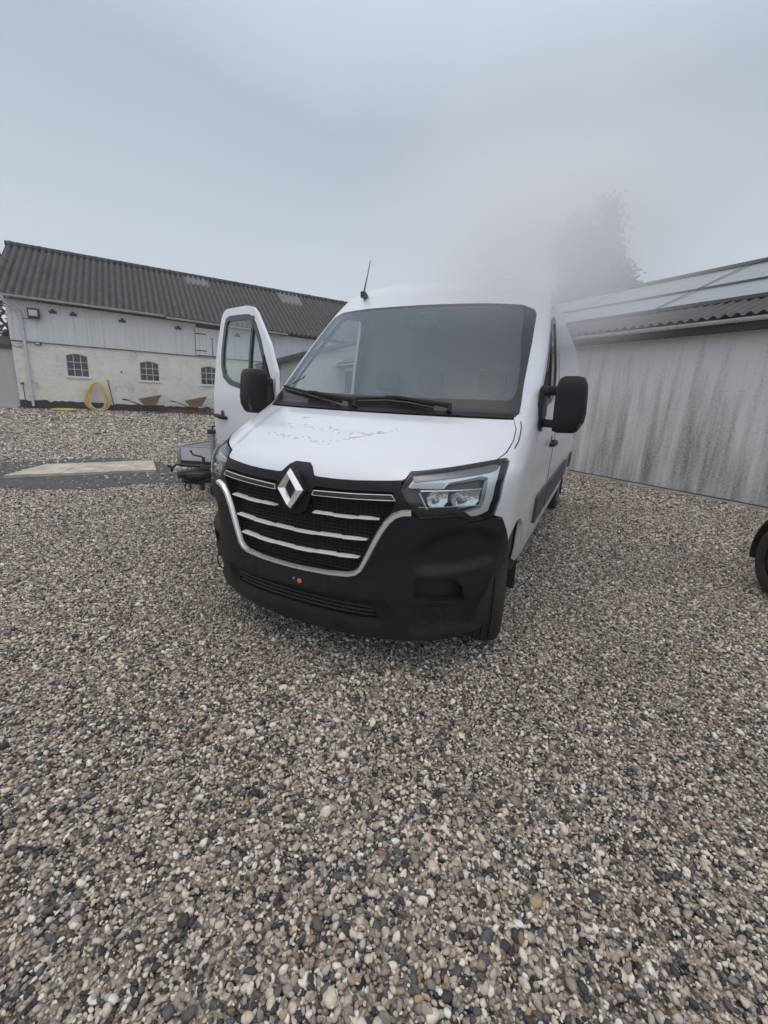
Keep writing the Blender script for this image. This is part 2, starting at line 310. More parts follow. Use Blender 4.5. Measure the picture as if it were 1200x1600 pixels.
def pip(x, y, poly):
    c = np.zeros(len(x), bool); n = len(poly)
    for i in range(n):
        x1, y1 = poly[i]; x2, y2 = poly[(i + 1) % n]
        if y1 == y2: continue
        k = ((y1 > y) != (y2 > y)) & (x < (x2 - x1) * (y - y1) / (y2 - y1) + x1); c ^= k
    return c
def densify(poly, step, sc=(1, 1)):
    out = []
    for i, p in enumerate(poly):
        q = poly[(i + 1) % len(poly)]; L = math.hypot((q[0] - p[0]) * sc[0], (q[1] - p[1]) * sc[1]); k = max(1, int(math.ceil(L / step)))
        out += [(p[0] + (q[0] - p[0]) * j / k, p[1] + (q[1] - p[1]) * j / k) for j in range(k)]
    return out
def patch(name, m, parent, fmap, polys, us, vs, thick=.01, flip=False, off=None, back=False):
    """Curved panel: fmap(u,v)->(x,y,z) with analytic normals; polys = outer loop then holes in (u,v)."""
    pts = []; edges = []
    for pl in polys:
        b = len(pts); pts += pl; edges += [(b + i, b + (i + 1) % len(pl)) for i in range(len(pl))]
    gu, gv = np.meshgrid(us, vs); gu = gu.ravel(); gv = gv.ravel(); ins = np.zeros(len(gu), bool)
    for pl in polys: ins ^= pip(gu, gv, pl)
    bp = np.array(pts)
    du = min(abs(us[1] - us[0]), 9) * .35; dv = min(abs(vs[1] - vs[0]), 9) * .35
    gu, gv = gu[ins], gv[ins]
    keep = [i for i in range(len(gu)) if np.min(((bp[:, 0] - gu[i]) / du) ** 2 + ((bp[:, 1] - gv[i]) / dv) ** 2) > 1]
    allp = [Vector(p) for p in pts] + [Vector((gu[i], gv[i])) for i in keep]
    v2, e2, f2, *_ = delaunay_2d_cdt(allp, edges, [], 0, 1e-7, False)
    cen = np.array([[(v2[f[0]].x + v2[f[1]].x + v2[f[2]].x) / 3, (v2[f[0]].y + v2[f[1]].y + v2[f[2]].y) / 3] for f in f2]); ok = np.zeros(len(cen), bool)
    for pl in polys: ok ^= pip(cen[:, 0], cen[:, 1], pl)
    faces = [tuple(f) for f, k in zip(f2, ok) if k]
    used = sorted({i for f in faces for i in f}); idx = {o: n for n, o in enumerate(used)}
    faces = [tuple(idx[i] for i in f) for f in faces]; uv = [v2[i] for i in used]
    P = []; N = []
    for p in uv:
        e = 2e-3; o = Vector(fmap(p.x, p.y))
        a = Vector(fmap(p.x + e, p.y)) - Vector(fmap(p.x - e, p.y)); b = Vector(fmap(p.x, p.y + e)) - Vector(fmap(p.x, p.y - e))
        n = a.cross(b); n = n.normalized() if n.length > 1e-12 else Vector((0, 0, 1))
        if flip: n = -n
        if off: o = o + n * off(p.x, p.y, o)
        P.append(o); N.append(n)
    if off:   # recompute normals from the displaced surface
        acc = [Vector((0, 0, 0)) for _ in P]
        for f in faces:
            fn = (P[f[1]] - P[f[0]]).cross(P[f[2]] - P[f[0]])
            for i in f: acc[i] += fn
        N2 = []
        for a, n in zip(acc, N):
            a = a.normalized() if a.length > 1e-14 else n
            N2.append(a if a.dot(n) > 0 else -a)
        N = N2
    fa = []
    for f in faces:
        fn = (P[f[1]] - P[f[0]]).cross(P[f[2]] - P[f[0]]); nn = N[f[0]] + N[f[1]] + N[f[2]]
        fa.append(f if fn.dot(nn) >= 0 else (f[0], f[2], f[1]))
    cnt = {}
    for f in fa:
        for i in range(3): cnt[(f[i], f[(i + 1) % 3])] = 1
    V = [p[:] for p in P]; F = list(fa); ln = [N[i][:] for f in fa for i in f]
    if thick > 0:
        for (i, j) in list(cnt):
            if (j, i) in cnt: continue
            b = len(V); pi, pj = P[i], P[j]; qi, qj = pi - N[i] * thick, pj - N[j] * thick
            V += [pi[:], pj[:], qj[:], qi[:]]; F.append((b + 1, b, b + 3, b + 2))
            fn = (pi - pj).cross(qi - pi); fn = fn.normalized() if fn.length > 1e-12 else N[i]
            rn = ((Vector(pi) - Vector(pj)).cross(Vector(qj) - Vector(pj))); fn = rn.normalized() if rn.length > 1e-14 else N[i]
            fn = -fn if False else fn
            ln += [fn[:]] * 4
    if back:
        b = len(V); V += [(p - n * thick)[:] for p, n in zip(P, N)]
        for f in fa: F.append((b + f[0], b + f[2], b + f[1])); ln += [(-N[i])[:] for i in (f[0], f[2], f[1])]
    me = bpy.data.meshes.new(name); me.from_pydata(V, [], F); me.update()
    for p in me.polygons: p.use_smooth = True
    # rim normals must agree with the winding
    li = 0; fixed = []
    for p in me.polygons:
        k = len(p.vertices)
        fixed += (ln[li:li + k] if k == 3 else [tuple(p.normal)] * k); li += k
    me.normals_split_custom_set(fixed)
    return link(name, me, m, parent)

# ------------------------------------------------------------------ world, light, camera
CAMH = 1.475
cam = bpy.data.cameras.new('camera'); co = bpy.data.objects.new('camera', cam); COL.objects.link(co); S.camera = co
cam.sensor_fit = 'VERTICAL'; cam.sensor_height = 24.; cam.lens = 680. / 1600 * 24.; cam.clip_end = 2000; cam.clip_start = .02
pit, rol = R(14.3), R(2.9)
Fw = Vector((0, math.cos(pit), -math.sin(pit))); R0 = Vector((1, 0, 0)); D0 = Fw.cross(R0)
Rt = R0 * math.cos(rol) - D0 * math.sin(rol); Dn = R0 * math.sin(rol) + D0 * math.cos(rol)
mw = Matrix.Identity(4)
for i in range(3): mw[i][0] = Rt[i]; mw[i][1] = -Dn[i]; mw[i][2] = -Fw[i]
mw.translation = (0, 0, CAMH); co.matrix_world = mw

W = bpy.data.worlds.new('World'); S.world = W; W.use_nodes = True; nt = W.node_tree; nt.nodes.clear()
SUN_EL, SUN_AZ = R(78), R(200)
sky = nt.nodes.new('ShaderNodeTexSky'); sky.sky_type = 'NISHITA'; sky.sun_disc = False; sky.sun_elevation = SUN_EL; sky.sun_rotation = SUN_AZ; sky.dust_density = 6.; sky.air_density = 1.5
b1 = nt.nodes.new('ShaderNodeBackground'); b1.inputs[1].default_value = .05; nt.links.new(sky.outputs[0], b1.inputs[0])
tc = nt.nodes.new('ShaderNodeTexCoord'); sx = nt.nodes.new('ShaderNodeSeparateXYZ'); nt.links.new(tc.outputs['Generated'], sx.inputs[0])
nz = node(nt, 'ShaderNodeTexNoise', Scale=1.6, Detail=3., Roughness=.5); nt.links.new(tc.outputs['Generated'], nz.inputs['Vector'])
am = node(nt, 'ShaderNodeMath', operation='MULTIPLY_ADD'); am.inputs[1].default_value = .22; nt.links.new(nz.outputs['Fac'], am.inputs[0]); nt.links.new(sx.outputs['Z'], am.inputs[2])
cr = nt.nodes.new('ShaderNodeValToRGB'); e = cr.color_ramp.elements
e[0].position = .06; e[0].color = (.50, .545, .60, 1); e[1].position = 1.; e[1].color = (.74, .775, .83, 1)
for p, c in ((.20, (.575, .615, .675)), (.38, (.50, .54, .60)), (.60, (.385, .42, .465)), (.74, (.60, .64, .70))):
    x = e.new(p); x.color = (*c, 1)
nt.links.new(am.outputs[0], cr.inputs[0])
b2 = nt.nodes.new('ShaderNodeBackground'); b2.inputs[1].default_value = .92; nt.links.new(cr.outputs[0], b2.inputs[0])
ads = nt.nodes.new('ShaderNodeAddShader'); wo = nt.nodes.new('ShaderNodeOutputWorld')
nt.links.new(b1.outputs[0], ads.inputs[0]); nt.links.new(b2.outputs[0], ads.inputs[1]); nt.links.new(ads.outputs[0], wo.inputs[0])
sl = bpy.data.lights.new('sun', 'SUN'); sl.energy = .5; sl.angle = R(178); sl.color = (1, .975, .95)
so = bpy.data.objects.new('sun', sl); COL.objects.link(so)
so.rotation_euler = (PI / 2 - SUN_EL, 0, PI - SUN_AZ); so.location = (0, 0, 30)
S.view_settings.view_transform = 'Standard'; S.view_settings.look = 'None'; S.view_settings.exposure = 0.
S.cycles.max_bounces = 8; S.cycles.transparent_max_bounces = 12; S.cycles.volume_bounces = 3; S.cycles.use_denoising = True

# ------------------------------------------------------------------ ground
LB = Vector((-13.068, 19.783, 0)); BD = Vector((math.sin(R(60.4)), math.cos(R(60.4)), 0)); BN = Vector((BD.y, -BD.x, 0))
def gz(x, y):
    s_ = (x - LB.x) * BN.x + (y - LB.y) * BN.y
    t = np.clip((17. - s_) / 17., 0, 1.15); return .443 * t ** 1.5
gx = np.concatenate([np.linspace(-400, -40, 10), np.linspace(-36, 36, 73), np.linspace(40, 400, 10)])
gy = np.concatenate([np.linspace(-300, -20, 8), np.linspace(-16, 60, 77), np.linspace(70, 500, 12)])
vs_ = [(float(x), float(y), float(gz(x, y))) for y in gy for x in gx]; nx = len(gx)
fs_ = [(j * nx + i, j * nx + i + 1, (j + 1) * nx + i + 1, (j + 1) * nx + i) for j in range(len(gy) - 1) for i in range(nx - 1)]
me = bpy.data.meshes.new('ground'); me.from_pydata(vs_, [], fs_); me.update()
for p in me.polygons: p.use_smooth = True
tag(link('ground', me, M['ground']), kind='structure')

# dark patch round the slab
def blob(cx, cy, rx, ry, rot, n=64, seed=1, amp=.10):
    r_ = random.Random(seed); ph = [(r_.random() * 6.28, r_.random()) for _ in range(6)]; out = []
    for i in range(n):
        a = 2 * PI * i / n; k = 1 + amp * sum(w * math.sin((j + 2) * a + p) for j, (p, w) in enumerate(ph)) / 2
        x, y = rx * k * math.cos(a), ry * k * math.sin(a); out.append((cx + x * math.cos(rot) - y * math.sin(rot), cy + x * math.sin(rot) + y * math.cos(rot)))
    return out
DP = [(-7.3, 7.2), (-7.0, 7.75), (-6.52, 8.12), (-6.1, 8.7), (-5.5, 8.98), (-4.8, 8.86), (-4.3, 8.5), (-3.95, 8.1), (-3.55, 7.6), (-3.3, 7.15), (-3.5, 6.85), (-3.9, 6.75), (-4.1, 6.4), (-4.35, 6.2), (-4.75, 6.02), (-5.2, 6.0), (-5.7, 6.05), (-6.2, 6.0), (-6.7, 6.1), (-7.1, 6.5)]
SLAB = [(-6.07, 7.65), (-4.70, 8.70), (-4.14, 7.75), (-5.90, 6.57)]
DPd = densify(DP, .12); DPd = [(x + random.uniform(-.045, .045), y + random.uniform(-.045, .045)) for x, y in DPd]
mb = MB(); top = [mb.bm.verts.new((x, y, float(gz(x, y)) + .012)) for x, y in DPd]; mb.bm.faces.new(top)
tag(mb.build('dark_ground', M['dirt'], smooth=0), kind='structure')
mb = MB()
def lerp(a, b, t): return tuple(p + (q - p) * t for p, q in zip(a, b))
for k in range(3):      # cast units butted end to end
    t0, t1 = k / 3 + .0012, (k + 1) / 3 - .0012
    a, b = lerp(SLAB[0], SLAB[1], t0), lerp(SLAB[0], SLAB[1], t1); d, c = lerp(SLAB[3], SLAB[2], t0), lerp(SLAB[3], SLAB[2], t1)
    h0 = .055 + random.uniform(-.006, .006); ed = lambda p, q, n_=9: [(lerp(p, q, i / n_)[0] + random.uniform(-.014, .014) * (i > 0), lerp(p, q, i / n_)[1] + random.uniform(-.014, .014) * (i > 0)) for i in range(n_)]
    mb.prism(ed(a, b) + [b] + ed(c, d)[0:] + [d], lambda x, y: (x, y, float(gz(x, y)) - .02), lambda x, y: (x, y, float(gz(x, y)) + h0))
tag(mb.build('concrete_slab', M['concrete'], smooth=0), 'pale rectangular concrete slab set in the dark patch of ground', 'slab')

# pebbles: a scatter of real stones near the viewer
peb_col = bpy.data.collections.new('pebble_kinds')
for k in range(7):
    bm = bmesh.new(); bmesh.ops.create_icosphere(bm, subdivisions=2, radius=.5)
    r_ = random.Random(k); ax = (1.08, r_.uniform(.58, .92), r_.uniform(.36, .62)); ph = [r_.uniform(0, 6) for _ in range(6)]
    for v in bm.verts:
        c_ = v.co.normalized(); d = 1 + .13 * math.sin(3.1 * c_.x + ph[0]) * math.cos(2.7 * c_.y + ph[1]) + .10 * math.sin(4.3 * c_.z + ph[2] + 2 * c_.x) + .07 * math.sin(5 * c_.y + ph[3])
        if k > 4: d *= 1 - .16 * max(0, c_.dot(Vector((math.cos(ph[4]), math.sin(ph[4]), .3)).normalized()) - .55)
        v.co = Vector((c_.x * ax[0], c_.y * ax[1], c_.z * ax[2])) * (.5 * d)
    me = bpy.data.meshes.new('pebble'); bm.to_mesh(me); bm.free()
    for p in me.polygons: p.use_smooth = True
    me.materials.append(M['pebble']); peb_col.objects.link(bpy.data.objects.new('pebble', me))
def scatter(sp, y0, y1, keepf, smin, smed, smax, sig, zlift):
    nxp = int(2 * (y1 * 1.0 + 1.2) / sp); xs = (np.arange(nxp) - nxp / 2) * sp; ys = np.arange(y0, y1, sp)
    X, Y = np.meshgrid(xs, ys); X = X + rng.uniform(-.5, .5, X.shape) * sp; Y = Y + rng.uniform(-.5, .5, Y.shape) * sp
    X, Y = X.ravel(), Y.ravel()
    k = (X > -.95 * Y - .45) & (X < .95 * Y + .55) & keepf(X, Y); X, Y = X[k], Y[k]
    u = rng.random(len(X)); k = u < np.clip((y1 - Y) / (y1 * .35), 0, 1); X, Y = X[k], Y[k]
    ins = pip(X, Y, DP); k = ~(ins & (rng.random(len(X)) < .84)); X, Y = X[k], Y[k]
    k = ~pip(X, Y, SLAB); X, Y = X[k], Y[k]
    # behind the right wall or hidden under the van middle: none needed
    k = ((X - 6.407) * .8695 + (Y - 7.166) * .494) < -.02; X, Y = X[k], Y[k]
    s_ = np.clip(smed * np.exp(rng.normal(0, sig, len(X))), smin, smax)
    s_ = s_ * (1 + .13 * np.sin(1.7 * X + .6 * Y + 1) * np.sin(1.3 * Y - .5 * X) + .10 * np.sin(4.1 * X - 2.2 * Y) * np.sin(3.3 * Y + 1.1 * X + 2))
    Z = gz(X, Y) + s_ * zlift + rng.uniform(-.006, .007, len(X))
    return X, Y, Z, s_
allp = []
allp.append(scatter(.0105, .35, 5.2, lambda x, y: y > 0, .0065, .0122, .030, .36, .12))
allp.append(scatter(.060, .35, 5.6, lambda x, y: y > 0, .014, .020, .040, .32, .26))
allp.append(scatter(.0205, 3.4, 9.5, lambda x, y: rng.random(len(x)) < np.clip((y - 3.4) / 1.8, 0, 1), .011, .0205, .04, .32, .10))
allp.append(scatter(.036, 7., 16., lambda x, y: y > 7., .02, .033, .06, .3, .12))
allp.append(scatter(.085, 11., 30., lambda x, y: (y > 11.) & ((x - LB.x) * BN.x + (y - LB.y) * BN.y > .1), .04, .06, .12, .3, .05))
PX = np.concatenate([a[0] for a in allp]); PY = np.concatenate([a[1] for a in allp]); PZ = np.concatenate([a[2] for a in allp]); PS = np.concatenate([a[3] for a in allp])
n = len(PX); print('pebbles', n)
me = bpy.data.meshes.new('gravel'); me.vertices.add(n); me.vertices.foreach_set('co', np.stack([PX, PY, PZ], 1).ravel())
at = me.attributes.new('ps', 'FLOAT', 'POINT'); at.data.foreach_set('value', PS.astype(np.float32))
rot = np.stack([rng.normal(0, .5, n), rng.normal(0, .5, n), rng.uniform(0, 6.283, n)], 1).astype(np.float32)
at = me.attributes.new('pr', 'FLOAT_VECTOR', 'POINT'); at.data.foreach_set('vector', rot.ravel())
me.update()
go = link('gravel', me, M['pebble']); tag(go, 'loose grey and beige beach pebbles covering the yard', 'gravel', kind='stuff')
ng = bpy.data.node_groups.new('gravel_scatter', 'GeometryNodeTree')
ng.interface.new_socket('Geometry', in_out='INPUT', socket_type='NodeSocketGeometry'); ng.interface.new_socket('Geometry', in_out='OUTPUT', socket_type='NodeSocketGeometry')
gi = ng.nodes.new('NodeGroupInput'); gout = ng.nodes.new('NodeGroupOutput'); m2p = ng.nodes.new('GeometryNodeMeshToPoints')
iop = ng.nodes.new('GeometryNodeInstanceOnPoints'); ci = ng.nodes.new('GeometryNodeCollectionInfo'); ci.inputs['Collection'].default_value = peb_col; ci.inputs['Separate Children'].default_value = True; ci.inputs['Reset Children'].default_value = True
a1 = ng.nodes.new('GeometryNodeInputNamedAttribute'); a1.data_type = 'FLOAT'; a1.inputs['Name'].default_value = 'ps'
a2 = ng.nodes.new('GeometryNodeInputNamedAttribute'); a2.data_type = 'FLOAT_VECTOR'; a2.inputs['Name'].default_value = 'pr'
e2r = ng.nodes.new('FunctionNodeEulerToRotation')
ng.links.new(gi.outputs[0], m2p.inputs['Mesh']); ng.links.new(m2p.outputs[0], iop.inputs['Points']); ng.links.new(ci.outputs[0], iop.inputs['Instance'])
iop.inputs['Pick Instance'].default_value = True
ng.links.new(a1.outputs[0], iop.inputs['Scale']); ng.links.new(a2.outputs[0], e2r.inputs[0]); ng.links.new(e2r.outputs[0], iop.inputs['Rotation'])
ng.links.new(iop.outputs[0], gout.inputs[0])
md = go.modifiers.new('scatter', 'NODES'); md.node_group = ng

# ------------------------------------------------------------------ the van
VAN = empty('panel_van', (-.475, 2.252, 0), R(-25.3), 'white high-roofed panel van with black bumper and open passenger door, standing on gravel', 'van')
ZZ = [.0, .22, .30, .5, .9, 1.0, 1.08, 1.13, 1.16, 1.25, 1.35, 1.43, 1.6, 1.8, 2.0, 2.17, 2.25, 2.35, 2.45, 2.50, 2.54, 2.56]
YY = [.14, .10, .03, 0, 0, .0, .02, .06, .12, .33, .60, .83, 1.0, 1.20, 1.40, 1.58, 1.66, 1.76, 1.92, 2.06, 2.32, 2.7]
HZ = [0, .35, .5, 1.2, 1.45, 1.8, 2.17, 2.35, 2.45, 2.5, 2.54, 2.56]; HW = [.97, .99, 1.02, 1.045, 1.04, 1.005, .945, .905, .86, .79, .6, .02]
def smooth_tab(xs, ys, lo, hi, n, rad):
    g = np.linspace(lo, hi, n); v = np.interp(g, xs, ys); k = int(rad / (hi - lo) * n); ker = np.hanning(2 * k + 3); ker /= ker.sum()
    vp = np.concatenate([v[0] - (v[1:k + 2][::-1] - v[0]), v, v[-1] - (v[-k - 2:-1][::-1] - v[-1])])
    return g, np.convolve(vp, ker, 'valid')
_gy, _vy = smooth_tab(ZZ, YY, 0, 2.56, 1281, .03)
_gh, _vh = smooth_tab(HZ, HW, 0, 2.56, 1281, .05)
def yf(z): return float(np.interp(z, _gy, _vy))
def hwf(z): return max(.02, float(np.interp(z, _gh, _vh)))
def Df(z): return float(np.interp(z, [0, 1.18, 1.45, 2.2, 2.5], [.75, .75, .32, .28, .35]))
NN = 2.5; YR = 6.1
def SM(s, z):
    sg = 1 if s >= 0 else -1; a = abs(s); w = hwf(z); D = Df(z); y0 = yf(z); yc = y0 + D
    if a <= 1:
        t = a * PI / 2; return (sg * w * math.sin(t) ** (2 / NN) if t > 0 else 0., yc - D * max(0., math.cos(t)) ** (2 / NN), z)
    if a <= 2: return (sg * w, yc + (a - 1) * (YR - yc), z)
    t = min(a - 2, 1) * PI / 2; return (sg * w * max(0., math.cos(t)) ** .5, YR + .12 * math.sin(t) ** .5, z)
def SF(x, z):   # front (x,z) -> s
    r = min(abs(x) / hwf(z), 1); s = math.asin(r ** (NN / 2)) / (PI / 2); return s if x >= 0 else -s
def SS(y, z, sg=1):   # side (y,z) -> s
    y0 = yf(z); D = Df(z); yc = y0 + D
    if y >= yc: return sg * (1 + (y - yc) / (YR - yc))
    t = max(0., (y - y0) / D); return sg * math.acos(max(0., 1 - t) ** (NN / 2)) / (PI / 2)
def Gf(x, z): return SM(SF(x, z), z)[1]
def fpoly(pl, step=.03): return [(SF(x, z), z) for x, z in densify(pl, step)]
def spoly(pl, sg=1, step=.04): return [(SS(y, z, sg), z) for y, z in densify(pl, step)]
def fopen(pl, step=.03, close=False):
    out = []
    for p, q in zip(pl[:-1], pl[1:]):
        k = max(1, int(math.hypot(q[0] - p[0], q[1] - p[1]) / step)); out += [(p[0] + (q[0] - p[0]) * j / k, p[1] + (q[1] - p[1]) * j / k) for j in range(k)]
    return out + [pl[-1]]
def mir(pl): return [(-x, z) for x, z in reversed(pl)]
UF = np.linspace(-1, 1, 57)

# outlines, right half, front view (x,z)
HLO = [(.569, 1.057), (.583, 1.105), (.592, 1.136), (.754, 1.163), (.93, 1.198), (.962, 1.203), (.978, 1.19), (.983, 1.123), (.981, 1.01), (.966, .93), (.925, .914), (.884, .911), (.832, .940), (.667, .925), (.63, .96)]
WSR = [(.846, 2.165), (.868, 2.125), (.893, 1.913), (.908, 1.744), (.918, 1.62), (.935, 1.503), (.94, 1.44), (.92, 1.412)]   # windscreen side
WST = [(-.76, 2.2), (-.5, 2.212), (0, 2.218), (.5, 2.212), (.76, 2.2)]
WSB = [(.92, 1.412), (.6, 1.408), (.3, 1.406), (0, 1.405), (-.3, 1.406), (-.6, 1.408), (-.92, 1.412)]
WS = WST + WSR + WSB[1:-1] + mir(WSR)
# --- bonnet
hoodfront = [(0, 1.137), (.045, 1.137), (.072, 1.122), (.102, 1.085), (.125, 1.081), (.236, 1.081), (.341, 1.085), (.467, 1.094), (.560, 1.102), (.577, 1.112), (.586, 1.141), (.754, 1.169), (.928, 1.204)]
hoodside = [(.928, 1.204), (.955, 1.235), (.965, 1.29), (.955, 1.35), (.925, 1.402)]
hb = [(.925, 1.402), (.6, 1.399), (.3, 1.397), (0, 1.396)]
half = fopen(hoodfront) + fopen(hoodside)[1:] + fopen(hb)[1:]
hood = half + [(-x, z) for x, z in reversed(half[1:-1])]
def hood_off(u, v, p):
    x, y, z = p; t = abs(x)
    crease = .62 + (z - 1.15) * .55          # raised centre panel that widens to the pillars
    o = .014 * (1 - min(1, max(0, (t - crease + .06) / .07)) ** 2 * (3 - 2 * min(1, max(0, (t - crease + .06) / .07)))) if True else 0
    return o * min(1, max(0, (z - 1.12) / .06)) * min(1, max(0, (1.40 - z) / .05))
patch('bonnet', M['paint'], VAN, SM, [[(SF(x, z), z) for x, z in hood]], UF, np.linspace(1.06, 1.42, 40), .02, off=hood_off)
# --- body shell: one sheet round the sides, roof and rear with the windscreen, doors and arches cut out
WC, WR_ = .85, .45; RWC = 5.17
def arch(yc, r, sg): return [(yc + r * math.cos(a), .36 + r * math.sin(a)) for a in np.linspace(PI * .0, PI, 22)]
def door_outline(g=0., opened=False):
    if opened: fr = [(1.13 + g, 1.50), (1.15 + g, 1.66), (1.30 + g, 1.885), (1.60 + g * .8, 2.175 - g * .8), (1.68, 2.225 - g), (1.80, 2.245 - g)]
    else: fr = [(1.145 + g, 1.40), (1.18 + g, 1.50), (1.27 + g, 1.63), (1.46 + g, 1.81), (1.70 + g, 2.03), (1.78 + g * .8, 2.125 - g * .8), (1.85, 2.19 - g), (1.93, 2.225 - g)]
    return [(1.13 + g, .46 + g), (1.125 + g, .9)] + fr + [ (2.20 - g, 2.255 - g), (2.255 - g, 2.235 - g), (2.285 - g, 2.18), (2.30 - g, 1.95), (2.315 - g, 1.6), (2.315 - g, 1.2), (2.305 - g, .7), (2.29 - g, .46 + g)]
zbot = .42
def side_half():
    P = []      # from windscreen top corner, down the pillar, bonnet edge, lamp, bumper edge, sill to the rear
    P += [(SF(x + .004 * 0, z), z) for x, z in fopen(WSR)]
    P += [(SF(x, z), z) for x, z in fopen([(.925, 1.406), (.961, 1.352), (.971, 1.29), (.961, 1.233), (.936, 1.205), (.966, 1.21), (.986, 1.19), (.991, 1.123), (.989, 1.01), (.974, .925)])]
    P += [(SS(y, z), z) for y, z in fopen([(.475, .905), (.56, .80), (.62, .70), (.60, .60)])]
    a = arch(WC, WR_, 1); a = [p for p in a if p[1] > .45 and p[0] > .60][::-1]
    P += [(SS(y, z), z) for y, z in a] + [(SS(y, z), z) for y, z in fopen([(WC + WR_ - .01, zbot), (RWC - WR_, zbot)], .08)]
    a = [p for p in arch(RWC, WR_, 1) if p[1] > zbot + .02][::-1]
    P += [(SS(y, z), z) for y, z in a] + [(SS(y, z), z) for y, z in fopen([(RWC + WR_ - .02, zbot), (6.09, zbot)], .08)] + [(2 + .98 * t / 6, zbot) for t in range(1, 7)]
    return P
rh = side_half(); ztop = 2.557
topR = [(2.98, z) for z in np.linspace(zbot, ztop, 40)[1:]] + [(s, ztop) for s in np.linspace(2.98, -2.98, 80)[1:-1]]
outer = rh + topR + [(-s, z) for s, z in reversed(rh + [(2.98, z) for z in np.linspace(zbot, ztop, 40)[1:]])]
wt = [(SF(x, z), z) for x, z in fopen(WST)]
outer = outer + wt[0:]        # close along the windscreen top
US = np.concatenate([np.linspace(0, 1, 30)[:-1], np.linspace(1, 2, 64)[:-1], np.linspace(2, 2.97, 14)]); US = np.concatenate([-US[:0:-1], US])
VS = np.concatenate([np.arange(.44, 2.2, .045), np.arange(2.2, 2.55, .022)])
dgap = door_outline(-.005)
patch('body_shell', M['paint'], VAN, SM, [outer, spoly(dgap, 1), spoly(door_outline(-.004), -1)], US, VS, .03)
# dark cabin lining, left shut over the driver's window to keep daylight out
def SMin(s, z):
    p = SM(s, z); w = hwf(z); k = (w - .05) / w; return (p[0] * k, p[1] + (.05 if abs(s) < 1.3 else 0), z)
lin_out = [(s, z) for s, z in [(SS(2.42, z), z) for z in np.linspace(2.30, .45, 30)]]
wsr_in = [(SF(x + .012, z), z) for x, z in fopen(WSR)]
lin_h = wsr_in + [(SF(.98, z), z) for z in np.linspace(1.38, .5, 20)] + [(SS(y, .5), .5) for y in np.linspace(.7, 2.40, 20)] + [(SS(2.42, z), z) for z in np.linspace(.5, 2.36, 30)] + [(s, 2.36) for s in np.linspace(SS(2.40, 2.36), 0, 16)[1:]]
lin = lin_h + [(-s, z) for s, z in reversed(lin_h[:-1])]
lin = lin + [(SF(x, z + .012), z + .012) for x, z in fopen(WST)][0:]
patch('cabin_lining', M['trim'], VAN, SMin, [lin, spoly(door_outline(.03), -1)], US, VS, .0)
# cabin
mb = MB(); bz_ = np.linspace(.5, 2.40, 20); mb.prism([(hwf(z) - .045, z) for z in bz_] + [(-hwf(z) + .045, z) for z in bz_[::-1]], lambda x, z: (x, 2.42, z), lambda x, z: (x, 2.45, z)); mb.build('bulkhead', M['bulk'], VAN)
mb = MB(); mb.box((-.97, 1.0, .55), (.97, 2.42, .60)); mb.build('cabin_floor', M['dash'], VAN)
def dash_x(x): return .16 * (abs(x) / .95) ** 2.2
mb = MB()
prof = [(1.02, 1.20), (1.0, 1.37), (1.06, 1.405), (1.25, 1.405), (1.40, 1.40), (1.52, 1.375), (1.57, 1.32), (1.55, 1.15), (1.50, .95), (1.35, .8), (1.1, .8)]
xs_ = np.linspace(-.93, .93, 17); rows = [[mb.bm.verts.new((x, y + (dash_x(x) if y < 1.3 else 0) , z + (.035 if (.15 < x < .75 and 1.3 < y < 1.55 and z > 1.3) else 0))) for y, z in prof] for x in xs_]
for i in range(16):
    for j in range(len(prof)): mb.bm.faces.new((rows[i][j], rows[i + 1][j], rows[i + 1][(j + 1) % len(prof)], rows[i][(j + 1) % len(prof)]))
mb.bm.faces.new(rows[0]); mb.bm.faces.new(rows[-1][::-1]); mb.build('dashboard', M['dash'], VAN)
mb = MB(); c0 = Vector((.43, 1.68, 1.27)); ax = Vector((0, .55, .83)).normalized(); u = Vector((1, 0, 0)); w = ax.cross(u)
mb.tube([c0 + (u * math.cos(t) + w * math.sin(t)) * .2 for t in np.linspace(0, 2 * PI, 33)[:-1]], .016, 8, closed=True)
mb.tube([c0 - u * .19, c0 + u * .19], .02, 6); mb.tube([c0, c0 - w * .19], .02, 6); mb.tube([c0, c0 - ax * .25], .04, 8); mb.build('steering_wheel', M['matte'], VAN)
for cx, hw_ in ((.46, .25), (-.14, .22), (-.60, .22)):
    mb = MB(); mb.box((cx - hw_, 1.75, .80), (cx + hw_, 2.25, .97), .05); mb.box((cx - hw_, 2.17, .93), (cx + hw_, 2.33, 1.56), .06, rot=Matrix.Rotation(R(-8), 3, 'X'), at=Vector((cx, 2.2, .95)))
    mb.box((cx - .13, 2.27, 1.57), (cx + .13, 2.38, 1.77), .05); st = mb.build('seat', M['seat'], VAN)
mb = MB(); mb.box((-.11, 1.66, 2.05), (.11, 1.70, 2.13), .015); mb.tube([(0, 1.66, 2.16), (0, 1.68, 2.1)], .012, 6); mb.build('rear_view_mirror', M['dash'], VAN)
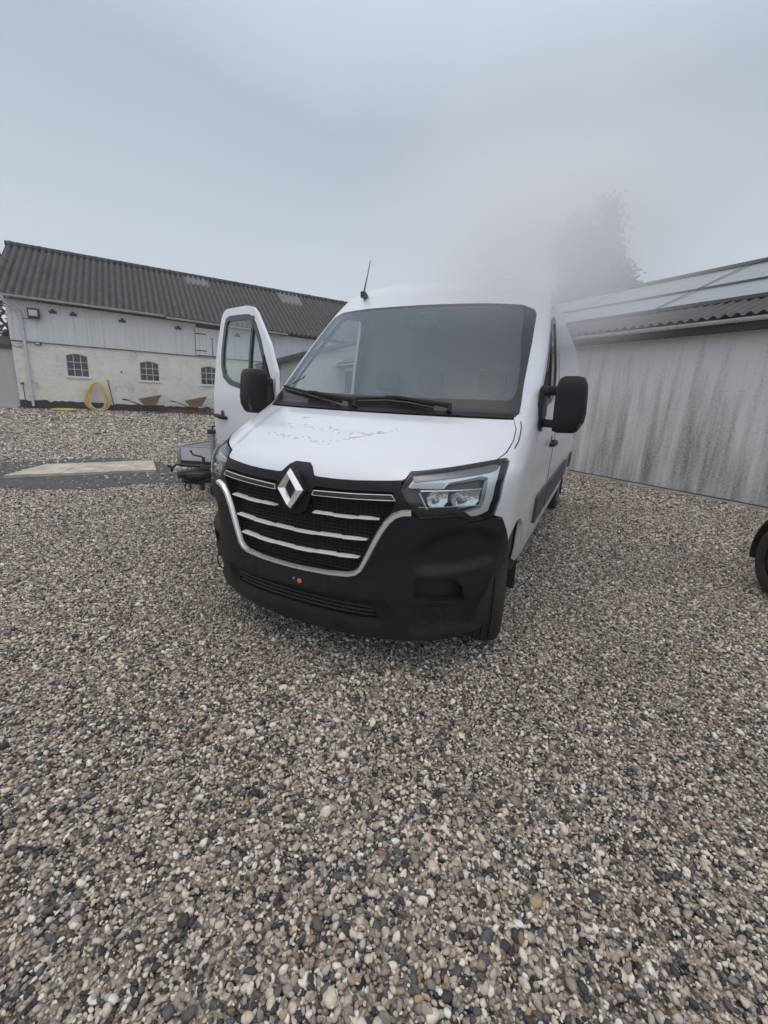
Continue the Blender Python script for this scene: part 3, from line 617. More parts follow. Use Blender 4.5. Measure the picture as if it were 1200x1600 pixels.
# --- windscreen: clear pane and the black ceramic border
def band(pl, d):   # shrink outline towards its middle by per-edge amount
    return pl
IN = [(-.76, 2.178), (-.5, 2.190), (0, 2.196), (.5, 2.190), (.74, 2.176), (.775, 2.150), (.790, 2.10), (.820, 1.93), (.853, 1.806), (.876, 1.68), (.888, 1.58), (.882, 1.527), (.860, 1.512), (.64, 1.508), (.22, 1.502), (0, 1.502), (-.27, 1.508), (-.60, 1.513), (-.80, 1.520), (-.87, 1.535), (-.895, 1.60), (-.885, 1.75), (-.868, 1.92), (-.842, 2.10), (-.815, 2.155)]
wsp = fpoly(WS); inp = fpoly(IN)
def SMo(d):
    def f(s, z):
        e = 1e-3; p = Vector(SM(s, z)); a = Vector(SM(s + e, z)) - Vector(SM(s - e, z)); b = Vector(SM(s, z + e)) - Vector(SM(s, z - e)); n_ = a.cross(b)
        return tuple(p + n_.normalized() * d) if n_.length > 1e-12 else tuple(p)
    return f
WV = np.linspace(1.39, 2.24, 26)
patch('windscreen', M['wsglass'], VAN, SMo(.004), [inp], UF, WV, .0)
patch('windscreen_border', M['black'], VAN, SMo(.004), [wsp, inp], UF, WV, .012)
# cowl under the wipers
patch('cowl_panel', M['bumper'], VAN, SMo(.009), [fpoly([(-.90, 1.405), (0, 1.399), (.90, 1.405), (.915, 1.432), (.5, 1.425), (0, 1.422), (-.5, 1.425), (-.915, 1.432)])], UF, np.linspace(1.39, 1.44, 4), .012)
def onfront(x, z, d=0.): return Vector(SMo(d)(SF(x, z), z))
for pts_, piv in (([(-.86, 1.528), (-.58, 1.490), (-.36, 1.455), (-.22, 1.428)], (-.10, 1.412)), ([(-.19, 1.458), (.1, 1.474), (.26, 1.466), (.44, 1.440)], (.55, 1.410))):
    mb = MB(); L = fopen(pts_, .05)
    mb.tube([onfront(x, z, .030) for x, z in L], .011, 6); mb.tube([onfront(x, z - .012, .016) for x, z in L], .006, 5)
    mid = L[len(L) // 2]
    mb.tube([onfront(*piv, .02), onfront(piv[0], piv[1] + .012, .05), onfront(lerp(piv, mid, .5)[0], lerp(piv, mid, .5)[1] + .004, .055), onfront(mid[0], mid[1], .048)], [.02, .018, .014, .010], 8)
    mb.box(onfront(*mid, .04) - Vector((.06, .012, .012)), onfront(*mid, .04) + Vector((.06, .012, .012)), .006)
    mb.build('wiper', M['matte'], VAN)
# parking sticker at the foot of the pane: small dark blocks of print
mb = MB()
for k in range(9):
    x = -.845 + k * .0135; z = 1.548 + k * .0075; mb.prism([(x, z), (x + .010, z + .004), (x + .010, z + .014 + .012 * (k % 3)), (x, z + .010 + .010 * (k % 2))], lambda a, b: onfront(a, b, .006), lambda a, b: onfront(a, b, .0045))
mb.build('windscreen_sticker', M['dash'], VAN)
# --- bumper
Uc = [(.628, .950), (.590, .947), (.556, .932), (.522, .897), (.487, .835), (.452, .755), (.425, .690), (.398, .630), (.372, .605), (.335, .592), (.22, .581), (.06, .575), (0, .574)]
Uh = fopen(Uc, .02); Ufull = Uh + [(-x, z) for x, z in reversed(Uh[:-1])]
bh = [(.628, .950)] + [(.667, .920), (.832, .935), (.884, .905), (.925, .908), (.966, .922)]
bfront = fopen(bh)
bside = [(SS(y, z), z) for y, z in fopen([(.47, .893), (.555, .79), (.61, .70), (.60, .62), (.50, .58), (.44, .50), (.42, .42), (.44, .33), (.46, .29)])]
bbot = [(SF(x, z), z) for x, z in fopen([(.93, .27), (.85, .245), (.7, .225), (.55, .225), (.40, .215), (.2, .205), (0, .203)])]
bR = [(SF(x, z), z) for x, z in bfront] + bside + bbot
bump = bR + [(-s, z) for s, z in reversed(bR[:-1])]
bump = bump + [(SF(x, z), z) for x, z in reversed(Ufull)][1:-1]
def sst(a, b, t):
    t = min(1, max(0, (t - a) / (b - a))); return t * t * (3 - 2 * t)
CR = [(.655, .735), (.70, .81), (.80, .862), (.915, .875), (.99, .80), (.985, .68), (.90, .655), (.67, .64)]
SCO = [(.665, .612), (.80, .613), (.845, .598), (.868, .56), (.88, .50), (.876, .475), (.66, .492)]
LG = [(.0, .430), (.22, .428), (.415, .412), (.47, .384), (.50, .345), (.40, .338), (.2, .338), (0, .338)]
def poly_sd(x, z, pl):
    d = 9; ins = False
    for i in range(len(pl)):
        a, b = pl[i], pl[(i + 1) % len(pl)]; vx, vz = b[0] - a[0], b[1] - a[1]; t = max(0, min(1, ((x - a[0]) * vx + (z - a[1]) * vz) / (vx * vx + vz * vz)))
        d = min(d, math.hypot(x - a[0] - t * vx, z - a[1] - t * vz))
        if (a[1] > z) != (b[1] > z) and x < (b[0] - a[0]) * (z - a[1]) / (b[1] - a[1]) + a[0]: ins = not ins
    return d if ins else -d
def bump_off(u, v, p):
    x, y, z = p; t = abs(x); o = .012
    o -= .030 * sst(-.012, .03, poly_sd(t, z, CR)) * sst(.60, .80, z + .12)
    o += .022 * sst(.30, .27, z) * sst(.0, .3, t + .3)            # lower lip
    if t < .52: o -= .018 * sst(.455, .435, z) * sst(.30, .325, z) # set-back round the lower grille
    o -= .02 * sst(-.005, .02, poly_sd(t, z, [(.64, .47), (.90, .45), (.905, .30), (.62, .30)])) * .6
    if t < .33 and .46 < z < .575: o += .008 * sst(.33, .31, t) * sst(.46, .475, z) * sst(.575, .56, z)   # plate plinth
    return o
def hole(pl, sg): return [(SF(sg * x, z), z) for x, z in densify(pl, .03)]
LGf = LG + [(-x, z) for x, z in reversed(LG[1:-1])]
patch('bumper', M['bumper'], VAN, SM, [bump, hole(SCO, 1), hole(SCO, -1), fpoly(LGf)], np.linspace(-1.3, 1.3, 111), np.linspace(.2, .96, 48), .05, off=bump_off)
def recess(name, pl, d, m, par):
    return patch(name, m, par, SMo(d), [pl], UF, np.linspace(.2, 1.2, 60), .0)
for sg in (1, -1): recess('air_scoop', hole([(x + (.02 if x > .75 else -.02), z + (.02 if z > .55 else -.02)) for x, z in SCO], sg), -.05, M['matte'], VAN)
lgp = recess('lower_grille', fpoly([(x * 1.04, z + (.02 if z > .38 else -.02)) for x, z in LGf]), -.03, M['matte'], VAN)
mb = MB()
for k in range(3):
    zz = .358 + k * .024; mb.tube([onfront(x, zz + .008 * abs(x), -.008) for x in np.linspace(-.46, .46, 24)], .006, 5)
for x in np.linspace(-.44, .44, 30): mb.tube([onfront(x, .345, -.012), onfront(x, .425, -.012)], .003, 4)
mb.build('grille_bars', M['bumper'], lgp)
for sg in (1, -1):
    mb = MB(); cc = onfront(sg * .745, .383, .004)
    mb.tube([cc + Vector((.052 * math.cos(t), -.004 + .3 * .052 * math.cos(t) * sg, .052 * math.sin(t))) for t in np.linspace(0, 2 * PI, 29)[:-1]], .004, 6, closed=True)
    mb.build('fog_lamp_blank', M['matte'], VAN)
patch('plate_holder', M['black'], VAN, SMo(.0225), [fpoly([(-.255, .470), (.215, .470), (.222, .478), (.222, .553), (.215, .560), (-.255, .560), (-.262, .553), (-.262, .478)])], UF, np.linspace(.46, .57, 6), .012)
# screw holes, amber clip and tow-eye cover where the plate is missing
for px, pz, r_, m_, nm in ((-.179, .535, .008, 'matte', 'plate_screw'), (.156, .525, .008, 'matte', 'plate_screw'), (.045, .500, .014, 'orange', 'amber_plug'), (.008, .507, .007, 'galv', 'plate_clip')):
    mb = MB(); c_ = onfront(px, pz, .026); mb.lathe([(-.012, r_), (0, r_), (.003, r_ * .7), (.004, .0005)], 'y', (0, 0, 0), 14); mb.bm.transform(Matrix.Translation(c_) @ Matrix.Rotation(PI, 4, 'Z')); mb.build(nm, M[m_], VAN)
# --- grille
GRf = [(x, z) for x, z in half[:len(fopen(hoodfront))] if x <= .578]
GO = [(x - .016 if x > .05 else x, z + .012) for x, z in Uh]          # opening follows the chrome
open_R = [(.115, 1.022), (.13, 1.032), (.30, 1.034), (.535, 1.045), (.545, 1.02), (.552, .985)] + [(x, z) for x, z in GO if z < .93]
gsur = [(x, z - .004) for x, z in fopen([(0, 1.137), (.045, 1.137), (.072, 1.122), (.102, 1.085), (.125, 1.081), (.236, 1.081), (.341, 1.085), (.467, 1.094), (.565, 1.103), (.571, 1.057), (.625, .962)])]
gs = gsur + Uh[1:]; gs = gs + [(-x, z) for x, z in reversed(gs[1:-1])]
lo = open_R + [(-x, z) for x, z in reversed(open_R[:-1])]
lo = lo + [(-.115, 1.022), (-.095, .96), (-.07, .895), (-.03, .876), (.03, .876), (.07, .895), (.095, .96)]
lo2 = []
for p in lo:
    if not lo2 or math.hypot(p[0] - lo2[-1][0], p[1] - lo2[-1][1]) > .004: lo2.append(p)
patch('grille_surround', M['bumper'], VAN, SMo(.008), [[(SF(x, z), z) for x, z in gs], fpoly(lo2, .025)], UF, np.linspace(.55, 1.15, 44), .05)
gback = recess('grille_mesh', fpoly([(.56, 1.05), (.56, .97), (.50, .85), (.40, .62), (.33, .58), (-.33, .58), (-.40, .62), (-.50, .85), (-.56, .97), (-.56, 1.05)]), -.05, M['matte'], VAN)
mb = MB()
def xin(z): return float(np.interp(z, [.58, .60, .64, .69, .755, .835, .897, .94, 1.05], [.30, .36, .39, .415, .44, .475, .51, .545, .55]))
for k in range(23):
    z = .59 + k * .0195; xm = xin(z); mb.tube([onfront(x, z, -.018) for x in np.linspace(-xm, xm, 26)], .0035, 4)
for x in np.linspace(-.54, .54, 41):
    zz = [z for z in np.linspace(.585, 1.03, 16) if abs(x) < xin(z)]
    if len(zz) > 2: mb.tube([onfront(x, z, -.022) for z in zz], .0035, 4)
mb.build('lattice', M['bumper'], gback)
# chrome frame: a swept strip
def strip(mb, pl, w, d0, d1):
    n_ = len(pl); prev = None
    for i in range(n_):
        a = Vector(pl[max(i - 1, 0)]); b = Vector(pl[min(i + 1, n_ - 1)]); t = (b - a).normalized(); nn = Vector((-t.y, t.x)); wi = w[i] if isinstance(w, (list, tuple)) else w
        o = Vector(pl[i]); q = [o + nn * wi, o + nn * wi * .55, o - nn * wi * .55, o - nn * wi]; dd = [d0, d1, d1, d0]
        ring = [mb.bm.verts.new(onfront(p.x, p.y, e)) for p, e in zip(q, dd)] + [mb.bm.verts.new(onfront(q[3].x, q[3].y, -.02)), mb.bm.verts.new(onfront(q[0].x, q[0].y, -.02))]
        if prev:
            for j in range(6): mb.bm.faces.new((prev[j], prev[(j + 1) % 6], ring[(j + 1) % 6], ring[j]))
        else: mb.bm.faces.new(ring)
        prev = ring
    mb.bm.faces.new(prev[::-1])
mb = MB(); nU = len(Ufull); ww = [.010 + .007 * abs(math.sin(PI * 1.0 * (i / (nU - 1) - .5))) ** 2 for i in range(nU)]; ww = [max(.008, w) for w in ww]
strip(mb, Ufull, ww, .012, .030); mb.build('chrome_grille_frame', M['chrome'], VAN)
# chrome slats
for sg in (1, -1):
    mb = MB(); q = [(.118, 1.000), (.350, 1.008), (.540, 1.018)]; strip(mb, [(sg * x, z) for x, z in fopen(q)], .0125, -.005, .016); o_ = mb.build('upper_chrome_trim', M['black'], VAN)
    mb = MB(); outl = [(.118, .988), (.35, .996), (.552, 1.006), (.532, 1.030), (.35, 1.019), (.126, 1.010), (.118, .988)]
    strip(mb, [(sg * x, z) for x, z in fopen(outl)], .0028, .010, .020); mb.build('trim_outline', M['chrome'], o_)
def slat(z0, xa, xb, rise):
    """bright slat of short flat lengths, each stepped a few millimetres and joined by thin necks"""
    mb = MB(); pts_ = []; ws_ = []; n_ = max(2, round(abs(xb - xa) / .135)); zc = lambda x: z0 + rise * abs(x) ** 1.5
    for k in range(n_):
        a, b = xa + (xb - xa) * k / n_, xa + (xb - xa) * (k + 1) / n_; up = .0018 if k % 2 == 0 else -.0012; d = (b - a)
        for t, w in ((.02, .0045), (.06, .0068), (.5, .0068), (.86, .0068), (.90, .0045)): pts_.append((a + d * t, zc(a + d * t) + (up if .05 < t < .87 else 0))); ws_.append(w if not (k == 0 and t < .05 or k == n_ - 1 and t > .85) else .002)
    strip(mb, pts_, ws_, -.004, .014); return mb.build('chrome_slat', M['silver'], VAN)
slat(.893, .115, .492, .03); slat(.893, -.475, -.115, .03); slat(.778, -.438, .438, .05); slat(.677, -.398, .398, .06)
# --- emblem: hollow diamond with split facets
ec = onfront(-.006, 1.005, .03); outp = [(0, .108), (.082, .0), (0, -.108), (-.082, 0)]; inn = [(0, .058), (.032, 0), (0, -.058), (-.032, 0)]
eb = MB(); eb.prism([(x * 1.16, z * 1.12) for x, z in outp], lambda x, z: ec + Vector((x, .03, z)), lambda x, z: ec + Vector((x, -.004, z))); ebo = eb.build('emblem_plate', M['black'], VAN)
mb = MB(); V3 = lambda p, d: ec + Vector((p[0], d, p[1]))
pr = [((o[0] * .55 + i[0] * .45), (o[1] * .55 + i[1] * .45)) for o, i in zip(outp, inn)]
for k in range(4):
    a, b = k, (k + 1) % 4
    for f in ((V3(outp[a], -.005), V3(outp[b], -.005), V3(pr[b], -.034), V3(pr[a], -.034)), (V3(pr[a], -.034), V3(pr[b], -.034), V3(inn[b], -.008), V3(inn[a], -.008)), (V3(inn[a], -.008), V3(inn[b], -.008), V3(inn[b], .01), V3(inn[a], .01))): mb.quad(*f)
mb.build('diamond_emblem', M['chrome'], ebo, smooth=0)
# --- headlamps
for sg in (1, -1):
    f = lambda pl, step=.025: [(SF(sg * x, z), z) for x, z in densify(pl, step)]
    hb_ = patch('headlight', M['headbase'], VAN, SMo(-.055), [f(HLO)], UF, np.linspace(.9, 1.22, 20), .0)
    # side walls of the lamp bowl
    bz = [(.573, 1.060), (.595, 1.132), (.754, 1.159), (.929, 1.194), (.957, 1.197), (.973, 1.185), (.978, 1.12), (.976, 1.01), (.961, .934), (.925, .919), (.886, .916), (.833, .945), (.669, .930), (.636, .961)]
    patch('lamp_rim', M['black'], hb_, SMo(.001), [f(HLO), f(bz)], UF, np.linspace(.9, 1.22, 20), .055)
    up = [(.600, 1.075), (.615, 1.122), (.754, 1.147), (.925, 1.182), (.958, 1.180), (.969, 1.12), (.966, 1.02), (.953, .952), (.92, .934), (.890, .930), (.866, .953), (.925, .972), (.936, 1.01), (.938, 1.075), (.930, 1.130), (.90, 1.138), (.775, 1.106), (.76, 1.076), (.69, 1.072)]
    patch('light_guide', M['drl'], hb_, SMo(-.014), [f(up, .015)], UF, np.linspace(.9, 1.22, 30), .03)
    gy_ = [(.607, 1.126), (.754, 1.151), (.93, 1.184), (.953, 1.178), (.948, 1.160), (.925, 1.152), (.76, 1.124), (.62, 1.10)]
    patch('grey_bezel', M['headgrey'], hb_, SMo(-.008), [f(gy_, .015)], UF, np.linspace(.9, 1.22, 30), .02)
    ind = [(.610, 1.070), (.618, 1.096), (.745, 1.104), (.765, 1.100), (.745, 1.072)]
    patch('indicator', M['lampglass'], hb_, SMo(-.010), [f(ind, .015)], UF, np.linspace(.9, 1.22, 40), .02)
    for k, (xa, xb) in enumerate(((.690, .785), (.800, .915))):
        rf = [(xa, 1.045), (xa + .03, 1.060), (xb, 1.068), (xb + .004, 1.01), (xb - .012, .98), (xa + .035, .968), (xa + .012, .99)]
        ro = patch('reflector', M['reflector'], hb_, SM, [f(rf, .012)], np.linspace(-1, 1, 160), np.linspace(.95, 1.08, 22), .015, off=lambda u, v, p, xa=xa, xb=xb: -.045 + 6.0 * ((abs(p[0]) - (xa + xb) / 2) ** 2 + (p[2] - 1.018) ** 2) * .9)
        mb = MB(); cc = onfront(sg * (xa + xb) / 2, 1.018, -.03); mb.lathe([(-.016, .0005), (-.014, .012), (-.004, .017), (.012, .018)], 'y', cc, 16); mb.build('bulb_cap', M['chrome'], ro)
        if k == 0:
            for zz in (.976, 1.06):
                mb = MB(); mb.tube([onfront(sg * x, zz + (x - .69) * .05, -.018) for x in np.linspace(.66, .92, 10)], .004, 5); mb.build('bezel_line', M['chrome'], hb_)
            mb = MB(); mb.tube([onfront(sg * .655, 1.05, -.018), onfront(sg * .70, .966, -.018)], .005, 5); mb.build('bezel_line', M['drl'], hb_)
    patch('lens', M['lens'], hb_, SMo(.007), [f(HLO)], UF, np.linspace(.9, 1.22, 20), .008)
# --- ghost of peeled lettering: flecks of glue along three lines of script
mb = MB(); r_ = random.Random(3)
def fleck(x, z, L, a, w):
    n_ = 4; P0 = [(x + L * (t / n_ - .5) * math.cos(a) + r_.uniform(-.002, .002), z + L * (t / n_ - .5) * math.sin(a) * .35 + r_.uniform(-.0007, .0007)) for t in range(n_ + 1)]
    def hp(x_, z_, d): return onfront(x_, z_, d + hood_off(0, 0, Vector((x_, 0, z_))))
    mb.tube([hp(p, q, .0012) for p, q in P0], [w * .4, w, w * .8, w, w * .3], 4)
for (xa, xb, za, zb, n_, hgt) in ((-.45, .27, 1.285, 1.275, 26, .012), (-.44, .10, 1.232, 1.222, 20, .009), (-.36, -.30, 1.330, 1.325, 5, .010), (.10, .35, 1.238, 1.305, 18, .009)):
    for i in range(n_):
        t = (i + r_.random() * .8) / n_
        fleck(xa + (xb - xa) * t, za + (zb - za) * t + r_.uniform(-hgt, hgt), r_.uniform(.008, .045), r_.choice([0, 0, .5, -.6, 1.57, 1.3]), r_.uniform(.0010, .0018))
gm = mb.build('glue_marks', M['glue'], VAN); gm['kind'] = 'stuff'
# short panel seam on the wing
mb = MB(); mb.tube([Vector(SM(SF(x, z), z)) + Vector((.002, -.002, 0)) for x, z in fopen([(.985, 1.255), (.99, 1.29), (.985, 1.33), (.975, 1.37), (.962, 1.395)], .02)], .003, 5); mb.build('wing_seam', M['matte'], VAN)
# --- driver's door (closed) and passenger door (open)
WINO = [(1.20, 1.545), (1.30, 1.70), (1.46, 1.935), (1.585, 2.075), (1.655, 2.13), (1.72, 2.15), (1.80, 2.158), (2.11, 2.172), (2.165, 2.155), (2.185, 2.11), (2.19, 1.90), (2.165, 1.72), (2.11, 1.625), (1.98, 1.565), (1.80, 1.535), (1.53, 1.50), (1.26, 1.50), (1.205, 1.515)]
WINC = [(1.26, 1.545), (1.33, 1.62), (1.52, 1.79), (1.73, 1.985), (1.81, 2.07), (1.87, 2.115), (1.95, 2.145), (2.11, 2.172), (2.165, 2.155), (2.185, 2.11), (2.19, 1.90), (2.165, 1.72), (2.11, 1.625), (1.98, 1.565), (1.80, 1.535), (1.53, 1.505), (1.32, 1.50), (1.265, 1.515)]
def inset(pl, d):
    n_ = len(pl); out = []; A = sum(pl[i][0] * pl[(i + 1) % n_][1] - pl[(i + 1) % n_][0] * pl[i][1] for i in range(n_)); sg = 1 if A > 0 else -1
    for i in range(n_):
        a, b, c_ = Vector(pl[i - 1]), Vector(pl[i]), Vector(pl[(i + 1) % n_]); t1 = (b - a).normalized(); t2 = (c_ - b).normalized()
        n1 = Vector((-t1.y, t1.x)) * sg; n2 = Vector((-t2.y, t2.x)) * sg; m_ = (n1 + n2); m_ = m_.normalized() if m_.length > 1e-6 else n1
        k = d / max(.5, m_.dot(n1)); out.append(tuple(b + m_ * k))
    return out
def make_door(sg, fm, us_, conv, par, hinge):
    """fm maps (u,z); conv maps an outline in (y,z) into (u,z)"""
    WIN = WINC if sg > 0 else WINO
    vs2 = np.arange(.46, 2.26, .045)
    def F(d): return fm(d)
    dr = patch('front_door', M['paint'], par, F(0.), [conv(door_outline(.0, sg < 0)), conv(WIN)], us_, vs2, .035, flip=(fm.flip), back=True, off=lambda u, v, p: -.010 * sst(1.06, 1.02, v) * sst(.82, .86, v) if True else 0)
    patch('window_frame', M['black'], dr, F(.003), [conv(inset(WIN, -.012)), conv(inset(WIN, .035))], us_, vs2, .03, flip=fm.flip, back=True)
    patch('window_pane', M['sideglass'], dr, F(-.006), [conv(inset(WIN, .02))], us_, vs2, .0, flip=fm.flip)
    patch('quarter_panel', M['bumper'], dr, F(.012), [conv([(1.17, 1.50), (1.28, 1.68), (1.36, 1.80), (1.375, 1.60), (1.37, 1.43), (1.27, 1.38), (1.20, 1.40)] if sg < 0 else [(1.24, 1.52), (1.32, 1.615), (1.44, 1.72), (1.45, 1.56), (1.43, 1.43), (1.30, 1.38), (1.215, 1.42)])], us_, vs2, .045, flip=fm.flip, back=True)
    patch('window_divider', M['black'], dr, F(.006), [conv([(1.615, 2.14), (1.65, 2.14), (1.60, 1.51), (1.565, 1.51)] if sg < 0 else [(1.745, 1.99), (1.775, 2.02), (1.725, 1.52), (1.695, 1.52)])], us_, vs2, .03, flip=fm.flip, back=True)
    return dr
class FM: pass
class DoorMap:
    def __init__(s, f, flip): s.f = f; s.flip = flip
    def __call__(s, d): return s.f(d)
# closed door follows the body surface
closed = DoorMap(lambda d: SMo(d), False)
ud = np.linspace(SS(1.13, .9), SS(2.33, .9), 34)
conv_c = lambda pl: [(SS(y, z), z) for y, z in densify(pl, .04)]
dR = make_door(1, closed, ud, conv_c, VAN, (0, 0, 0))
# open door: same panel about its hinge
HX, HY = -1.005, 1.12
def open_f(d):
    def f(u, z): return (-(hwf(z) + d) - HX + .0, u - HY, z)
    return f
opn = DoorMap(open_f, False)
# orientation check: outward is -x
e_ = 1e-3; a_ = Vector(open_f(0)(1.5 + e_, 1.2)) - Vector(open_f(0)(1.5 - e_, 1.2)); b_ = Vector(open_f(0)(1.5, 1.2 + e_)) - Vector(open_f(0)(1.5, 1.2 - e_)); opn.flip = a_.cross(b_).x > 0
hinge = bpy.data.objects.new('x', None)
dL = make_door(-1, opn, np.linspace(1.1, 2.34, 32), lambda pl: densify(pl, .04), VAN, (HX, HY, 0))
dL.location = (HX, HY, 0); dL.rotation_euler = (0, 0, R(70)); dL['label'] = 'passenger door swung open'
bpy.data.objects.remove(hinge)
# door card on the open door's inner face
mb = MB(); mb.box((.05, .06, .55), (.10, 1.12, 1.46), .02); mb.build('door_card', M['trim'], dL)
# handles
def handle(par, base, sg):
    """base: point on skin in parent's space, sg: outward x sign"""
    mb = MB(); x, y, z = base
    P0 = [(x + sg * .004, y - .105, z - .012), (x + sg * .03, y - .08, z - .008), (x + sg * .038, y, z), (x + sg * .03, y + .08, z + .004), (x + sg * .004, y + .105, z + .004)]
    mb.tube(P0, [.016, .019, .020, .020, .017], 10); mb.build('door_handle', M['bumper'], par)
    mb = MB(); mb.lathe([(0, .04), (sg * .004, .038), (sg * .006, .02), (sg * .006, .001)], 'x', (x - sg * .001, y - .01, z + .022), 20); mb.build('handle_recess', M['mould'], par)
handle(dR, (hwf(1.2), 2.16, 1.20), 1); handle(dL, (-hwf(1.25) - HX, 2.13 - HY, 1.25), -1)
# wing mirrors
def wing_mirror(par, T):
    """T maps (out, y, z) to the parent's space"""
    O = [(.115, 1.345), (.112, 1.45), (.108, 1.55), (.112, 1.625), (.125, 1.66), (.15, 1.675), (.225, 1.677), (.262, 1.668), (.283, 1.63), (.292, 1.55), (.297, 1.46), (.292, 1.405), (.262, 1.35), (.24, 1.338), (.15, 1.334)]
    cx, cz = .205, 1.505; lay = [(-.085, .55), (-.08, .74), (-.065, .88), (-.04, .96), (0, 1.0), (.05, 1.0), (.075, .975), (.08, .93)]
    mb = MB(); rings = []
    for dy, k in lay: rings.append([mb.bm.verts.new(T(cx + (o - cx) * k, 1.06 + dy, cz + (z - cz) * (k * .5 + .5 if k > .8 else k))) for o, z in O])
    for a, b in zip(rings[:-1], rings[1:]):
        for j in range(len(O)): mb.bm.faces.new((a[j], a[(j + 1) % len(O)], b[(j + 1) % len(O)], b[j]))
    mb.bm.faces.new(rings[0]); mb.bm.faces.new(rings[-1][::-1]); wm = mb.build('wing_mirror', M['bumper'], par, smooth=50)
    mb = MB(); mb.tube([T(cx + (o - cx) * 1.004, 1.045, 1.575 + .0 * o) for o in (.110, .298)], .001, 4)
    mb.bm.free()
    for zz, r0_ in ((1.588, .030), (1.388, .026)):
        mb = MB(); mb.tube([T(.03, 1.14, zz), T(.08, 1.08, zz), T(.16, 1.07, zz)], [r0_ + .004, r0_, r0_], 10); mb.build('mirror_arm', M['bumper'], wm)
    mb = MB(); mb.prism([(o * .9 + .02, z * .9 + .15) for o, z in O], lambda o, z: T(o, 1.143, z), lambda o, z: T(o, 1.146, z)); mb.build('mirror_glass', M['chrome'], wm, smooth=0)
    mb = MB(); mb.prism([(.262, 1.352), (.285, 1.40), (.287, 1.46), (.270, 1.42)], lambda o, z: T(o, .995, z), lambda o, z: T(o, 1.03, z)); mb.build('repeater_lamp', M['mould'], wm)
    mb = MB(); mb.prism([(1.02, 1.36), (1.00, 1.44), (1.05, 1.60), (1.21, 1.60), (1.22, 1.40), (1.12, 1.33)], lambda y, z: T(.010, y + .06, z), lambda y, z: T(.045, y + .06, z)); mb.build('mirror_foot', M['bumper'], wm)
wing_mirror(dR, lambda o, y, z: Vector((1.012 + o, y + .06, z)))
wing_mirror(dL, lambda o, y, z: Vector((-1.012 - o - HX, y + .08 - HY, z - .005)))
mb = MB(); mb.box((-.06, .20, 1.30), (-.045, .26, 1.42), .004, rot=Matrix.Rotation(R(28), 3, 'X')); mb.build('side_indicator', M['amber'], dL)
# --- side mouldings, sill, rear quarter details on both sides
for sg in (1, -1):
    for ya, yb in ((1.66, 2.27), (2.34, 4.66), (5.68, 6.06)):
        if sg == -1 and ya == 1.66: continue
        pl = [(ya, .80), (ya + .03, .82), (yb - .02, .82), (yb, .80), (yb, .60), (ya + .01, .60)]
        patch('side_moulding', M['mould'], VAN, SMo(.022), [[(SS(y, z, sg), z) for y, z in densify(pl, .06)]], US, np.linspace(.58, .84, 8), .03)
    patch('sill', M['mould'], VAN, SMo(-.012), [[(SS(y, z, sg), z) for y, z in densify([(1.27, .44), (4.75, .44), (4.75, .34), (1.25, .34)], .08)]], US, np.linspace(.3, .46, 5), .04)
    if sg == 1:   # sliding-door seams
        mb = MB(); 
        for pl in ([(2.42, .46), (2.42, 2.02)],):
            mb.tube([Vector(SMo(.001)(SS(y, z), z)) for y, z in fopen(pl, .08)], .0025, 4)
        mb.build('panel_seam', M['mould'], VAN)
